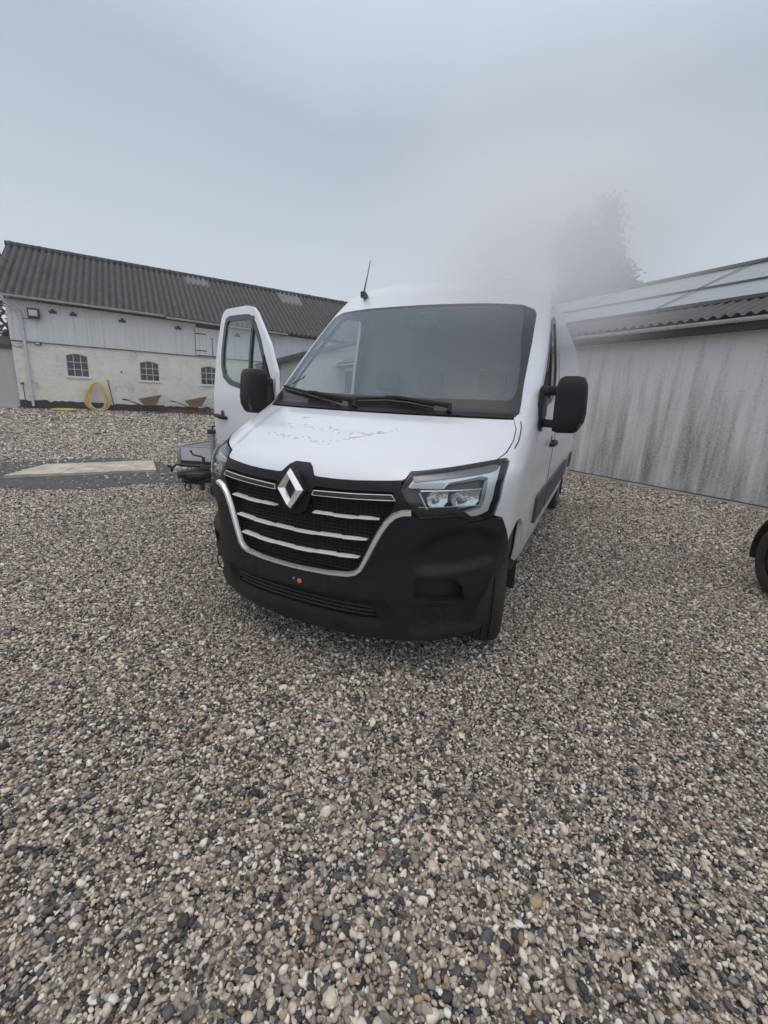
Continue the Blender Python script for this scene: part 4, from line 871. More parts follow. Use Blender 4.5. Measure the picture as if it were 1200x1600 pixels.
# --- chassis, arch liners, wheels, mud flaps, aerial, tail lamps
mb = MB(); mb.box((-.80, .55, .30), (.80, 6.0, .46), .03); mb.box((-.62, .12, .26), (.62, .6, .50), .03)
mb.tube([(-.8, WC, .33), (.8, WC, .33)], .05, 8); mb.tube([(-.8, RWC, .33), (.8, RWC, .33)], .06, 8); mb.build('chassis', M['matte'], VAN)
mb = MB(); mb.box((-.60, .22, .42), (.60, .62, .98)); mb.box((-.80, .50, .50), (.80, .62, .90)); mb.box((-.88, .76, .92), (.88, 1.0, 1.10)); mb.build('engine_bay_shroud', M['matte'], VAN)
for yc in (WC, RWC):
    for sg in (1, -1):
        mb = MB(); a_ = np.linspace(-.12, PI + .12, 20)
        for i in range(19):
            p, q = a_[i], a_[i + 1]; r_ = WR_ + .012
            mb.quad((sg * .60, yc + r_ * math.cos(p), .36 + r_ * math.sin(p)), (sg * .60, yc + r_ * math.cos(q), .36 + r_ * math.sin(q)), (sg * 1.0, yc + r_ * math.cos(q), .36 + r_ * math.sin(q)), (sg * 1.0, yc + r_ * math.cos(p), .36 + r_ * math.sin(p)))
        mb.prism([(yc + (WR_ + .01) * math.cos(t), .36 + (WR_ + .01) * math.sin(t)) for t in a_], lambda y, z: (sg * .60, y, z), lambda y, z: (sg * .595, y, z)); mb.build('arch_liner', M['matte'], VAN)
        rw = .345; wb = bpy.data.objects.new('wheel', None); COL.objects.link(wb); wb.parent = VAN; wb.location = (sg * .872, yc, rw); wb.empty_display_size = .3
        if yc == WC: wb.rotation_euler = (0, 0, R(13))
        mb = MB(); hw_ = .112; prof = [(-hw_ + .012, .235), (-hw_, .262), (-hw_ - .004, .30), (-hw_ + .012, .330), (-hw_ + .03, rw - .005), (-.05, rw), (-.048, rw - .010), (-.040, rw - .010), (-.038, rw), (-.006, rw), (-.004, rw - .010), (.004, rw - .010), (.006, rw), (.038, rw), (.040, rw - .010), (.048, rw - .010), (.05, rw), (hw_ - .03, rw - .005), (hw_ - .012, .330), (hw_ + .004, .30), (hw_, .262), (hw_ - .012, .235)]
        mb.lathe(prof, 'x', n=48); mb.build('tyre', M['rubber'], wb)
        mb = MB(); mb.lathe([(-hw_ + .02, .21), (-hw_ + .012, .236), (hw_ - .012, .236), (hw_ - .02, .215), (hw_ - .035, .20), (hw_ - .06, .17), (hw_ - .045, .12), (hw_ - .035, .085), (hw_ - .02, .07), (hw_ - .02, .0005)] if sg > 0 else [(hw_ - .02, .21), (hw_ - .012, .236), (-hw_ + .012, .236), (-hw_ + .02, .215), (-hw_ + .035, .20), (-hw_ + .06, .17), (-hw_ + .045, .12), (-hw_ + .035, .085), (-hw_ + .02, .07), (-hw_ + .02, .0005)], 'x', n=40)
        for k in range(5):
            t = 2 * PI * k / 5; mb.lathe([(sg * (hw_ - .045), .013), (sg * (hw_ - .022), .013), (sg * (hw_ - .020), .0005)], 'x', (0, .055 * math.cos(t), .055 * math.sin(t)), 8)
        mb.build('rim', M['steel'], wb)
        mb = MB(); yb = yc + WR_ - .005; mb.box((sg * .74, yb, .17), (sg * 1.0, yb + .012, .50), .003, rot=Matrix.Rotation(R(4), 3, 'X')); mb.build('mud_flap', M['matte'], VAN)
ab = Vector((-.60, 1.80, 2.325))
mb = MB(); mb.prism([(-.07, 0), (.055, 0), (-.055, .055), (-.075, .045)], lambda a, b: ab + Vector((-.018, a, b)), lambda a, b: ab + Vector((.018, a, b)))
mb.tube([ab + Vector((0, -.055, .03)), ab + Vector((0, -.0, .17)), ab + Vector((0, .05, .32))], [.008, .005, .0035], 6); mb.build('roof_aerial', M['black'], VAN)
for sg in (1, -1): mb = MB(); mb.box((sg * .93, 6.10, 1.0), (sg * 1.045, 6.2, 1.45), .03); mb.build('tail_light', mat('red_lamp', (.35, .02, .02), .2), VAN)

# ------------------------------------------------------------------ left barn
ZB = .443
BARN = empty('barn', (LB.x, LB.y, 0), R(29.6), 'long whitewashed brick barn with boarded loft, arched windows and dark corrugated roof', 'barn')
# local frame: x along the wall, -y towards the yard
X0, X1 = -2.62, 13.0
def ez(x): return 4.72 - .016 * (x + 2.7)       # sagging eaves line
def wall_poly(name, m, par, outline, holes, y, depth):
    """flat wall in the x-z plane with openings and real reveals"""
    pts = []; edges = []
    for pl in [outline] + holes:
        b = len(pts); pts += pl; edges += [(b + i, b + (i + 1) % len(pl)) for i in range(len(pl))]
    v2, e2, f2, *_ = delaunay_2d_cdt([Vector(p) for p in pts], edges, [], 0, 1e-6, False)
    cen = np.array([[sum(v2[i].x for i in f) / 3, sum(v2[i].y for i in f) / 3] for f in f2]); ok = np.zeros(len(cen), bool)
    for pl in [outline] + holes: ok ^= pip(cen[:, 0], cen[:, 1], pl)
    mb = MB(); V = [mb.bm.verts.new((v.x, y, v.y)) for v in v2]
    for f, k in zip(f2, ok):
        if k: mb.bm.faces.new([V[i] for i in f])
    for pl in [outline] + holes:
        n_ = len(pl)
        for i in range(n_):
            a, b = pl[i], pl[(i + 1) % n_]; mb.quad((a[0], y, a[1]), (b[0], y, b[1]), (b[0], y + depth, b[1]), (a[0], y + depth, a[1]))
    loose = [v for v in mb.bm.verts if not v.link_faces]; bmesh.ops.delete(mb.bm, geom=loose, context='VERTS')
    return mb.build(name, m, par, smooth=0)
def arch_open(xa, xb, za, zb, rise):
    return [(xa, za), (xb, za)] + [(xb + (xa - xb) * t, zb + rise * (1 - (2 * t - 1) ** 2)) for t in np.linspace(0, 1, 9)]
wins = [(-.88, -.10, 1.84, 2.68), (1.86, 2.64, 1.84, 2.60), (4.45, 5.20, 1.82, 2.58), (7.05, 7.82, 1.80, 2.56)]
CLZ = 3.14
wall_poly('wall', M['brick'], BARN, [(X0, -.3), (X1, -.3), (X1, CLZ), (X0, CLZ)], [arch_open(a, b, c, d, .10) for a, b, c, d in wins], 0., .30)
mb = MB(); mb.box((X0 + .0, .30, -.3), (X1, .34, 4.6)); mb.box((X0, .34, -.3), (X0 + .3, 8.2, 4.5)); mb.build('inner_wall', M['greywall'], BARN, smooth=0)
mb = MB()   # tarred plinth, ragged upper edge
xs_ = np.linspace(X0 - .012, X1, 120); tp = [(x, .80 - .012 * (x + 2.6) + random.uniform(-.022, .022) - (.06 if random.random() < .06 else 0)) for x in xs_]
mb.prism([(X0 - .012, -.3)] + tp + [(X1, -.3)], lambda x, z: (x, -.018, z), lambda x, z: (x, .002, z)); mb.build('plinth', M['plinth'], BARN, smooth=0)
for a, b, c, d in wins:
    op = arch_open(a, b, c, d, .10)
    mb = MB(); mb.prism(op, lambda x, z: (x, .085, z), lambda x, z: (x, .095, z)); wn_ = mb.build('window', M['winglass'], BARN, smooth=0)
    mb = MB(); t = .022
    mb.tube([(x, .075, z) for x, z in op], .030, 4, closed=True)
    for k in (1, 2):
        x = a + (b - a) * k / 3; mb.box((x - t / 2, .060, c), (x + t / 2, .082, d + .085)); z = c + (d + .06 - c) * k / 3; mb.box((a, .056, z - t / 2), (b, .0835, z + t / 2))
    mb.build('frame', M['winwhite'], wn_, smooth=0)
    mb = MB(); mb.box((a - .06, -.045, c - .085), (b + .06, .09, c - .004), .01); mb.build('sill', M['winwhite'], wn_)
# boarded loft: one vertical board after the other
mb = MB(); x = X0 - .01; r_ = random.Random(5); done = False
while x < X1:
    if x > 5.0 and not done: mb.build('loft_boards', M['boards'], BARN, smooth=0); mb = MB(); done = True
    w_ = .145 + r_.uniform(-.004, .004); o = r_.uniform(-.004, .004)
    if not (4.27 < x + w_ / 2 < 5.65): mb.box((x + .004, -.040 + o, CLZ - .02 + r_.uniform(-.008, .008)), (x + w_ - .004, -.014, ez(x) - .06))
    mb.box((x + w_ - .018, -.056, CLZ - .005), (x + w_ + .018, -.0405, ez(x) - .06)) if not (4.2 < x + w_ < 5.7) else None
    x += w_
mb.build('loft_boards', M['boards'], BARN, smooth=0)
mb = MB(); mb.box((X0, -.012, CLZ), (X1, -.004, 4.6)); mb.box((X0 - .02, -.062, CLZ - .045), (X1, -.02, CLZ - .024)); mb.build('drip_rail', M['darkwood'], BARN, smooth=0)
mb = MB(); x = 4.29
while x < 5.6:
    mb.box((x, -.052, CLZ + .04), (x + .150, -.02, ez(x) - .22)); x += .156
hd = mb.build('loft_hatch', M['boards'], BARN, smooth=0)
mb = MB()
for z in (3.35, 4.1): mb.box((4.28, -.064, z), (4.75, -.053, z + .045))
mb.box((4.262, -.06, CLZ), (4.282, -.03, 4.4)); mb.tube([(5.02, -.06, 3.2), (5.02, -.06, 3.95)], .012, 5); mb.tube([(4.97, -.06, 3.95), (5.07, -.06, 3.95)], .02, 5); mb.build('hatch_ironwork', M['darkwood'], hd, smooth=0)
# roof: corrugated sheets in lapped courses
OV, RUN, RISE = .42, 4.3, 2.82
wl = .25; nxr = int((X1 + 1.6 - (X0 - .45)) / wl * 6); xr = np.linspace(X0 - .45, X1 + 1.6, nxr)
mb = MB(); NC = 6
for c_ in range(NC):
    t0, t1 = c_ / NC - (.03 if c_ else 0), (c_ + 1) / NC; prev = None
    for t, lift in ((t0, .016), (t1, 0.)):
        row = []
        for x in xr:
            y = -OV + t * (RUN + OV); z = ez(x) + .02 + t * RISE * (1 + .002 * (x)) + lift * .8 + .060 * math.sin(2 * PI * x / wl)
            row.append(mb.bm.verts.new((x, y - .02 * lift, z)))
        if prev:
            for i in range(len(row) - 1): mb.bm.faces.new((prev[i], prev[i + 1], row[i + 1], row[i]))
        prev = row
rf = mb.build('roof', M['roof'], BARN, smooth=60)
mb = MB(); pr_ = None
mb.tube([(x, RUN, ez(x) + RISE * (1 + .002 * x) + .05) for x in np.linspace(X0 - .45, X1 + 1.6, 30)], .13, 8)
for x in np.arange(X0 - .3, X1 + 1.4, 1.1): mb.tube([(x, RUN, ez(x) + RISE * (1 + .002 * x) + .055), (x + .06, RUN, ez(x) + RISE * (1 + .002 * x) + .055)], .145, 8)
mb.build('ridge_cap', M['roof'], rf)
mb = MB()   # far slope
a = X0 - .45; b = X1 + 1.6
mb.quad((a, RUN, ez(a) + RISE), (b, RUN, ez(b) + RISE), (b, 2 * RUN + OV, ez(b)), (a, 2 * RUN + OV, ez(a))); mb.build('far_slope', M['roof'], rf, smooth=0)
mb = MB(); mb.prism([(-.05, 4.55), (RUN, 4.6 + RISE - .15), (2 * RUN - .05, 4.55)], lambda y, z: (X0 + .02, y, z), lambda y, z: (X0 + .10, y, z)); mb.build('gable', M['boards'], BARN, smooth=0)
def roofpt(x, t, d=0.): return Vector((x, -OV + t * (RUN + OV), ez(x) + .02 + t * RISE * (1 + .002 * x) + d))
for xa, xb, ta, tb in ((4.35, 5.5, .80, .985), (9.3, 10.6, .72, .97)):   # lighter patched sheets
    mb = MB(); xs_ = np.linspace(xa, xb, int((xb - xa) / wl * 6)); prev = None
    for t in (ta, tb):
        row = [mb.bm.verts.new(roofpt(x, t, .040 + .060 * math.sin(2 * PI * x / wl))) for x in xs_]
        if prev:
            for i in range(len(row) - 1): mb.bm.faces.new((prev[i], prev[i + 1], row[i + 1], row[i]))
        prev = row
    mb.build('roof_light', M['skylight'], rf)
# gutter in two lengths with a step, brackets, swan-neck and downpipe
def gutter(name, xa, xb, yy, zf, par, r_=.075, m='gutter'):
    mb = MB(); prev = None
    for x in np.linspace(xa, xb, 14):
        ring = [mb.bm.verts.new((x, yy + r_ * math.cos(t), zf(x) + r_ * math.sin(t))) for t in np.linspace(PI, 2 * PI, 9)] + [mb.bm.verts.new((x, yy + (r_ - .012) * math.cos(t), zf(x) + (r_ - .012) * math.sin(t))) for t in np.linspace(2 * PI, PI, 9)]
        if prev:
            k = len(ring)
            for j in range(k): mb.bm.faces.new((prev[j], prev[(j + 1) % k], ring[(j + 1) % k], ring[j]))
        else: mb.bm.faces.new(ring)
        prev = ring
    mb.bm.faces.new(prev[::-1]); g = mb.build(name, M[m], par, smooth=40)
    for x in np.arange(xa + .3, xb, .9):
        mb = MB(); mb.tube([(x, yy + (r_ + .006) * math.cos(t), zf(x) + (r_ + .006) * math.sin(t)) for t in np.linspace(PI, 2 * PI, 9)], .008, 4); mb.build('gutter_bracket', M['galv'], g)
    return g
gutter('gutter', X0 - .42, 3.0, -.50, lambda x: ez(x) + .06 - .012 * (3 - x) * .3, BARN); gutter('gutter', 3.05, 8.6, -.50, lambda x: ez(x) + .01 - .004 * (x - 3), BARN)
mb = MB(); mb.tube([(-2.62, -.50, 4.72), (-2.60, -.47, 4.55), (-2.45, -.30, 4.38), (-2.25, -.12, 4.26), (-2.18, -.10, 4.14), (-2.18, -.10, 2.0), (-2.18, -.10, .55)], .050, 10)
for z in (3.6, 2.2, .95): mb.box((-2.245, -.155, z), (-2.115, -.0, z + .04), .005)
mb.build('downpipe', M['pipe'], BARN)
# things fixed to the wall
mb = MB(); mb.box((-1.93, -.30, 3.98), (-1.53, -.17, 4.38), .02); mb.tube([(-1.73, -.17, 4.15), (-1.73, -.05, 4.15)], .03, 6); mb.tube([(-2.15, -.06, 3.98), (-1.9, -.06, 3.98)], .012, 5); fl = mb.build('flood_lamp', M['blackmetal'], BARN)
mb = MB(); mb.box((-1.88, -.312, 4.08), (-1.60, -.301, 4.31), .004); mb.build('lamp_glass', M['lampglass'], fl)
mb = MB(); mb.box((-1.86, -.14, 3.00), (-1.64, -.0, 3.13), .04); wl_ = mb.build('bulkhead_lamp', M['blackmetal'], BARN)
mb = MB(); mb.box((-1.82, -.152, 3.02), (-1.68, -.141, 3.09), .01); mb.build('lamp_glass', M['lampglass'], wl_)
for x in (-1.11, -.42, 1.34, 3.56, 6.2):
    mb = MB(); mb.box((x - .13, -.11, 4.27 - .016 * x), (x + .13, -.04, 4.36 - .016 * x), .01); mb.box((x - .05, -.2, 4.31 - .016 * x), (x + .05, -.04, 4.42 - .016 * x), .01); mb.build('rafter_end', M['darkwood'], BARN)
mb = MB(); mb.tube([(-2.62, -.03, 2.92), (-2.4, -.035, 2.86), (-2.27, -.04, 2.90), (-2.15, -.05, 3.08)], .010, 5); mb.build('cable', M['darkwood'], BARN)
mb = MB(); mb.tube([(-2.44, -.03, .5), (-2.44, -.03, 1.40), (-2.44, -.12, 1.45)], .014, 6); mb.box((-2.50, -.15, 1.40), (-2.40, -.05, 1.47), .01); mb.tube([(-2.44, -.12, 1.47), (-2.36, -.12, 1.5)], .01, 5); mb.build('standpipe_tap', M['rust'], BARN)
mb = MB(); mb.box((1.09, -.012, 2.12), (1.16, .0, 2.19)); mb.build('wall_plate', M['darkwood'], BARN)

def bw(x, off, z):   # barn frame to world (off = distance into the yard)
    return LB + BD * x + BN * off + Vector((0, 0, z))
def bg(x, off, z=0.):
    p = bw(x, off, 0); return Vector((p.x, p.y, float(gz(p.x, p.y)) + z))
# ------------------------------------------------------------------ things along the barn wall
RB = R(29.6)
hc = empty('hose_coil', bg(.12, .30), RB, 'big upright coil of yellow hose leaning on the white barn wall between two windows', 'hose coil')
mb = MB(); r_ = random.Random(2); pts = []
for k in range(8 * 30):
    t = 2 * PI * k / 30; lp = k // 30; s_ = 1 + .045 * math.sin(lp * 2.3) + .02 * math.sin(3 * t + lp)
    s_ = 1 + .19 * math.sin(lp * 2.3) + .025 * math.sin(3 * t + lp * 2); px = .38 * s_ * math.sin(t) * (1 + .30 * math.cos(t)); pz = .62 - .57 * (1 + .06 * math.sin(lp * 1.3)) * math.cos(t)
    pts.append((px + .02 * math.sin(lp * 1.7), -.09 + .028 * math.sin(lp * 1.9 + t * .5) + .16 * (pz / 1.2) , max(.03, pz)))
# taper to a rounded triangle at the top
pts = [(x * (1.12 - .36 * (z / 1.2)), y, z) for x, y, z in pts]
mb.tube(pts, .019, 7); mb.build('hose', M['yellow'], hc)
mb = MB(); pr_ = [(x * .82, y + .01, .05 + z * .86) for x, y, z in pts[60:90]]; mb.tube(pr_, .022, 6); mb.build('inner_loop', M['gutter'], hc)
fh = MB(); pts = []
for k in range(5 * 26):
    t = 2 * PI * k / 26; lp = k // 26; s_ = .72 + .09 * lp; p = bg(-1.08 + .40 * s_ * math.cos(t) + .04 * math.sin(lp * 2), .75 + .30 * s_ * math.sin(t) + .03 * math.cos(lp), .035 + .006 * lp); pts.append(p)
pts.append(bg(-.55, .5, .04)); pts.append(bg(-.3, .38, .05)); fh.tube(pts, .028, 6)
tag(fh.build('ground_hose', M['yellow']), 'yellow hose lying in flat loops on the gravel in front of the barn', 'hose')
mb = MB(); mb.tube([bg(.74, .16), bg(.57, .03, 1.28)], .018, 6); mb.tube([bg(.57, .03, 1.27), bg(.54, .03, 1.30), bg(.59, .04, 1.32)], .02, 6)
tag(mb.build('iron_rod', M['rust']), 'thin dark iron rod leaning on the barn wall beside the yellow hose coil', 'rod')
def wheelbarrow(name, x, off, lab, tilt, wheel=True):
    E_ = empty(name, bg(x, off), RB, lab, 'wheelbarrow', 'wheelbarrows by the barn wall')
    A_ = [(-.42, .30, .60), (.50, .30, .82), (.50, -.30, .82), (-.42, -.30, .60)]; B_ = [(-.22, .20, .34), (.24, .20, .36), (.24, -.20, .36), (-.22, -.20, .34)]
    mb = MB(); a = [mb.bm.verts.new(p) for p in A_]; b = [mb.bm.verts.new(p) for p in B_]
    for i in range(4): mb.bm.faces.new((a[i], a[(i + 1) % 4], b[(i + 1) % 4], b[i]))
    mb.bm.faces.new(b); tb = mb.build('tray', M['barrow'], E_, smooth=0); sd = tb.modifiers.new('t', 'SOLIDIFY'); sd.thickness = .012
    mb = MB(); mb.tube([Vector(p) for p in A_], .014, 6, closed=True); mb.build('tray_rim', M['barrow'], tb)
    mb = MB()
    for s_ in (1, -1): mb.tube([(-1.02, s_ * .27, .56), (-.85, s_ * .27, .54), (-.30, s_ * .22, .32), (.30, s_ * .12, .26), (.52, s_ * .06, .17)], .019, 7)
    for s_ in (1, -1): mb.tube([(-.30, s_ * .22, .32), (-.36, s_ * .24, .02), (-.10, s_ * .24, .02), (.05, s_ * .17, .29)], .016, 6)
    mb.build('frame', M['blackmetal'], E_)
    for s_ in (1, -1): mb = MB(); mb.tube([(-1.05, s_ * .27, .565), (-.90, s_ * .27, .545)], .024, 8); mb.build('grip', M['matte'], E_)
    w_ = MB(); w_.lathe([(-.045, .08), (-.05, .13), (-.03, .175), (0, .185), (.03, .175), (.05, .13), (.045, .08)], 'y', (.52, 0, .185), 24); wo_ = w_.build('wheel', M['rubber'], E_)
    mb = MB(); mb.lathe([(-.03, .0005), (-.035, .085), (.035, .085), (.03, .0005)], 'y', (.52, 0, .185), 16); mb.build('rim', M['rust'], wo_)
    return E_
wheelbarrow('wheelbarrow', 2.12, .70, 'rusty yellow wheelbarrow by the barn, nearer the yellow hose, its black wheel showing', 0)
wheelbarrow('wheelbarrow', 4.05, .62, 'rusty yellow wheelbarrow by the barn, the one nearer the van, behind scrap timber', 0)
def plank(x0, o0, z0, x1, o1, z1, w_, h_, name, lab, m='wood'):
    mb = MB(); a, b = bg(x0, o0, z0), bg(x1, o1, z1); d = (b - a); L = d.length; mb.box((0, -w_ / 2, -h_ / 2), (L, w_ / 2, h_ / 2), .004)
    mb.bm.transform(Matrix.Translation(a) @ d.to_track_quat('X', 'Z').to_matrix().to_4x4()); tag(mb.build(name, M[m]), lab, 'timber')
plank(2.75, .42, .10, 5.6, .50, .12, .18, .14, 'timber_beam', 'long dark wet timber beam lying along the barn foot behind the wheelbarrows')
plank(3.95, 1.0, .035, 5.9, 1.15, .035, .16, .05, 'plank', 'reddish plank lying flat on the gravel nearest the open door')
rk = MB()   # rusty harrow grid
for k in range(16): x = 4.15 + k * .1; rk.tube([bg(x, .88, .05), bg(x, .88, .26)], .010, 4)
for z in (.07, .25): rk.tube([bg(4.1, .88, z), bg(5.8, .88, z)], .016, 5)
tag(rk.build('iron_grid', M['rust']), 'low rusty iron grid standing in front of the second wheelbarrow', 'grid')
r_ = random.Random(9); RED = mat('old_red_brick', (.30, .17, .13), .9, noise=.5, nscale=14, ncol=(.36, .31, .27))
for k in range(26):
    c_ = bg(4.85 + r_.gauss(0, .35), .55 + r_.gauss(0, .10), .04 + abs(r_.gauss(0, .11))); rp = MB(); rp.box(c_ - Vector((.11, .05, .035)), c_ + Vector((.11, .05, .035)), .006, rot=Matrix.Rotation(r_.uniform(0, 3), 3, 'Z') @ Matrix.Rotation(r_.uniform(-.5, .5), 3, 'X')); tag(rp.build('brick', RED), 'old pinkish brick in the loose heap behind the iron grid at the barn foot', 'brick', 'old bricks heaped at the barn foot')
# ------------------------------------------------------------------ shed in the corner between the two buildings
SH = empty('corner_shed', (LB.x, LB.y, 0), R(29.6), 'small grey shed with a dark sloping roof edge in the corner beside the barn', 'shed')
mb = MB(); mb.prism([(7.55, -.2), (11.5, -.2), (11.5, 4.0), (9.6, 3.55), (7.55, 2.9)], lambda x, z: (x, -2.9, z), lambda x, z: (x, -.07, z)); mb.build('wall', M['greywall'], SH, smooth=0)
mb = MB(); mb.prism([(7.05, 2.80), (9.6, 3.66), (11.6, 4.25), (11.6, 4.40), (9.6, 3.82), (7.0, 2.96)], lambda x, z: (x, -3.12, z), lambda x, z: (x, -.06, z)); mb.build('roof', M['roofdark'], SH, smooth=0)
mb = MB(); mb.prism([(7.02, 2.70), (9.6, 3.56), (11.6, 4.15), (11.6, 4.26), (9.6, 3.67), (7.02, 2.81)], lambda x, z: (x, -3.16, z), lambda x, z: (x, -3.122, z)); mb.build('barge_board', M['darkwood'], SH, smooth=0)
# ------------------------------------------------------------------ grey garden wall at the far left, tree behind it
GW = empty('garden_wall', (LB.x, LB.y, 0), R(29.6), 'plain grey cement garden wall with dark coping joining the barn corner', 'wall')
mb = MB(); mb.box((-9, .10, -.3), (X0 - .02, .30, 2.78)); mb.build('wall_face', M['greywall'], GW, smooth=0)
mb = MB(); mb.box((-9, -.02, 2.78), (X0 - .03, .42, 2.92)); mb.prism([(-.05, 2.92), (.45, 2.92), (.42, 3.2), (.30, 3.26)], lambda y, z: (-9, y, z), lambda y, z: (X0 - .04, y, z)); mb.build('coping', M['darkwood'], GW, smooth=0)
mb = MB(); mb.box((-9, -.35, .40), (X0 - .03, .12, .54), .01); mb.build('footing', M['greywall'], GW, smooth=0)

def grow(mb, p, d, L, r, depth, rr, tips, bend=.25, split=(2, 3)):
    n_ = 4; pts = [p]; q = p.copy(); dd = d.copy()
    for i in range(n_):
        dd = (dd + Vector((rr.gauss(0, bend), rr.gauss(0, bend), rr.gauss(.05, bend * .6))) * .35).normalized(); q = q + dd * L / n_; pts.append(q.copy())
    mb.tube(pts, [r * (1 - .4 * i / n_) for i in range(n_ + 1)], 5 if r < .05 else 8)
    if depth == 0: tips.append((q, dd)); return
    for k in range(rr.randint(*split)):
        nd = (dd + Vector((rr.gauss(0, .55), rr.gauss(0, .55), rr.gauss(.05, .4)))).normalized(); grow(mb, pts[-1 - (k % 2)], nd, L * rr.uniform(.6, .8), r * .58, depth - 1, rr, tips, bend, split)
def tree(name, loc, H, lab, cat, seed, leaf, crown, nleaf, size, depth=4):
    rr = random.Random(seed); E_ = empty(name, loc, 0, lab, cat); mb = MB(); tips = []
    grow(mb, Vector((0, 0, 0)), Vector((0, 0, 1)), H * (.33 if nleaf < 3000 else .25), H * .022, depth, rr, tips, .22, (2, 4)); mb.build('trunk', M['bark'], E_)
    mb = MB()
    for k in range(nleaf):
        while True:
            u_ = Vector((rr.uniform(-1, 1), rr.uniform(-1, 1), rr.uniform(0, 1)))
            w_ = crown(u_.z); ang = math.atan2(u_.y, u_.x); lump = 1 + .28 * math.sin(3 * ang + 9 * u_.z + seed) + .2 * math.sin(17 * u_.z + 2 * ang)
            d_ = math.hypot(u_.x, u_.y)
            if d_ < w_ * lump and rr.random() < .25 + .75 * (d_ / (w_ * lump + .01)) and math.sin(11 * u_.x + 7 * u_.z * 3 + seed) + math.sin(9 * u_.y - 8 * u_.z * 2) > -1.1: break
        u_ = u_ + Vector((rr.gauss(0, .035), rr.gauss(0, .035), rr.gauss(0, .022)))
        c_ = Vector((u_.x * H * .5, u_.y * H * .5, H * (.12 + .9 * u_.z))); s_ = size * rr.uniform(.5, 1.3)
        a_ = Vector((rr.gauss(0, 1), rr.gauss(0, 1), rr.gauss(0, 1))).normalized(); b_ = a_.orthogonal().normalized() * s_ * .55; a_ = a_ * s_
        mb.quad(c_ - a_, c_ + b_, c_ + a_, c_ - b_)
    mb.build('crown', leaf, E_, smooth=0); return E_
def crown_tall(z): return (.27 * (1 - abs(2 * z - .9) ** 2.2 * .55) + .05) * (1 if z < .97 else .6)
tree('tall_tree', (16.1, 40, 0), 17.3, 'tall dark leafy tree standing in the mist behind the pale outbuilding roof', 'tree', 4, M['leaf'], crown_tall, 34000, .20, 3)
p = bw(-4.6, -5, .4); tree('leafless_tree', p, 8.5, 'thin leafless tree showing over the grey garden wall beside the barn gable', 'tree', 8, M['twig'], lambda z: .42 * math.sin(PI * min(1, z * .95 + .05)) + .02, 2600, .11, 5)
p = bw(-3.5, -9, .4); tree('bush', p, 4.8, 'dark leafy bush behind the grey garden wall', 'bush', 3, M['leaf'], lambda z: .42 * math.sin(PI * min(1, z * .9 + .1)) + .02, 3500, .14, 3)

# ------------------------------------------------------------------ right building
RBL = empty('white_outbuilding', (6.407, 7.166, 0), R(119.6), 'long low outbuilding with stained white rendered wall and pale sheet roof behind the van', 'building')
XA, XB = -9., 20.4
wall_poly('wall', M['render'], RBL, [(XA, -.4), (XB, -.4), (XB, 3.05), (XA, 3.05)], [[(16.45, 1.75), (18.2, 1.75), (18.2, 2.80), (16.45, 2.80)]], 0., -.25)
mb = MB(); mb.box((XA, -.30, -.4), (XB, -.255, 3.0)); mb.build('inner_wall', M['greywall'], RBL, smooth=0)
mb = MB(); mb.box((16.45, -.10, 1.75), (18.2, -.09, 2.80)); wo_ = mb.build('window', M['winglass'], RBL, smooth=0)
mb = MB()
for a, b in (((16.45, -.088, 2.72), (18.2, -.05, 2.80)), ((16.45, -.088, 1.75), (18.2, -.05, 1.83)), ((16.45, -.088, 1.83), (16.53, -.05, 2.72)), ((18.12, -.088, 1.83), (18.2, -.05, 2.72)), ((17.28, -.088, 1.83), (17.36, -.05, 2.72))): mb.box(a, b)
mb.build('frame', M['mould'], wo_, smooth=0)
mb = MB(); mb.box((XA, .002, -.35), (XB, .055, .055)); mb.build('footing', M['concrete'], RBL, smooth=0)
mb = MB(); mb.box((XA, .003, .055), (XB, .020, .075)); mb.build('footing_joint', M['darkwood'], RBL, smooth=0)
# roof: dark corrugated eaves course, then long pale sheets lapped every 1.2 m
EY, EZ_, SL = .38, 3.13, math.tan(R(23))
def rz(y): return EZ_ + (EY - y) * SL
mb = MB(); wl2 = .177; xs_ = np.arange(XA - .3, XB + .6, wl2 / 6); prev = None
for y, l in ((EY, 0.), (EY - .6, .0), (-.70, 0.)):
    row = [mb.bm.verts.new((x, y, rz(y) + .028 * math.sin(2 * PI * x / wl2))) for x in xs_]
    if prev:
        for i in range(len(row) - 1): mb.bm.faces.new((prev[i], prev[i + 1], row[i + 1], row[i]))
    prev = row
r0 = mb.build('roof', M['roofdark'], RBL, smooth=60)
mb = MB(); CO = [(-.56, -2.05), (-2.05, -4.1)]
for k, (ya, yb) in enumerate(CO):
    for x in np.arange(XA - .3, XB + .5, 3.05):
        h_ = .004 * ((k + int(x)) % 2)
        mb.box((x + .012, yb - .04, -.008), (x + 3.04, ya, .008)) if False else mb.prism([(x + .015, ya), (x + 3.035, ya), (x + 3.035, yb - .06), (x + .015, yb - .06)], lambda p, q: (p, q, rz(q) + .042 + h_ + (.03 * (q - yb) / (ya - yb))), lambda p, q: (p, q, rz(q) + .030 + h_ + (.03 * (q - yb) / (ya - yb))))
ps = mb.build('pale_sheets', M['roofpale'], r0, smooth=0)
mb = MB()
for ya, yb in CO: mb.box((XA - .3, ya - .012, rz(ya) + .02), (XB + .5, ya + .022, rz(ya) + .085))
for x in np.arange(XA - .3, XB + .5, 3.05): mb.prism([(-.6, 0), (-4.05, 0), (-4.05, .010), (-.6, .010)], lambda y, h: (x - .012, y, rz(y) + .055 + h + .03), lambda y, h: (x + .02, y, rz(y) + .055 + h + .03))
mb.build('sheet_laps', M['roofdark'], r0, smooth=0)
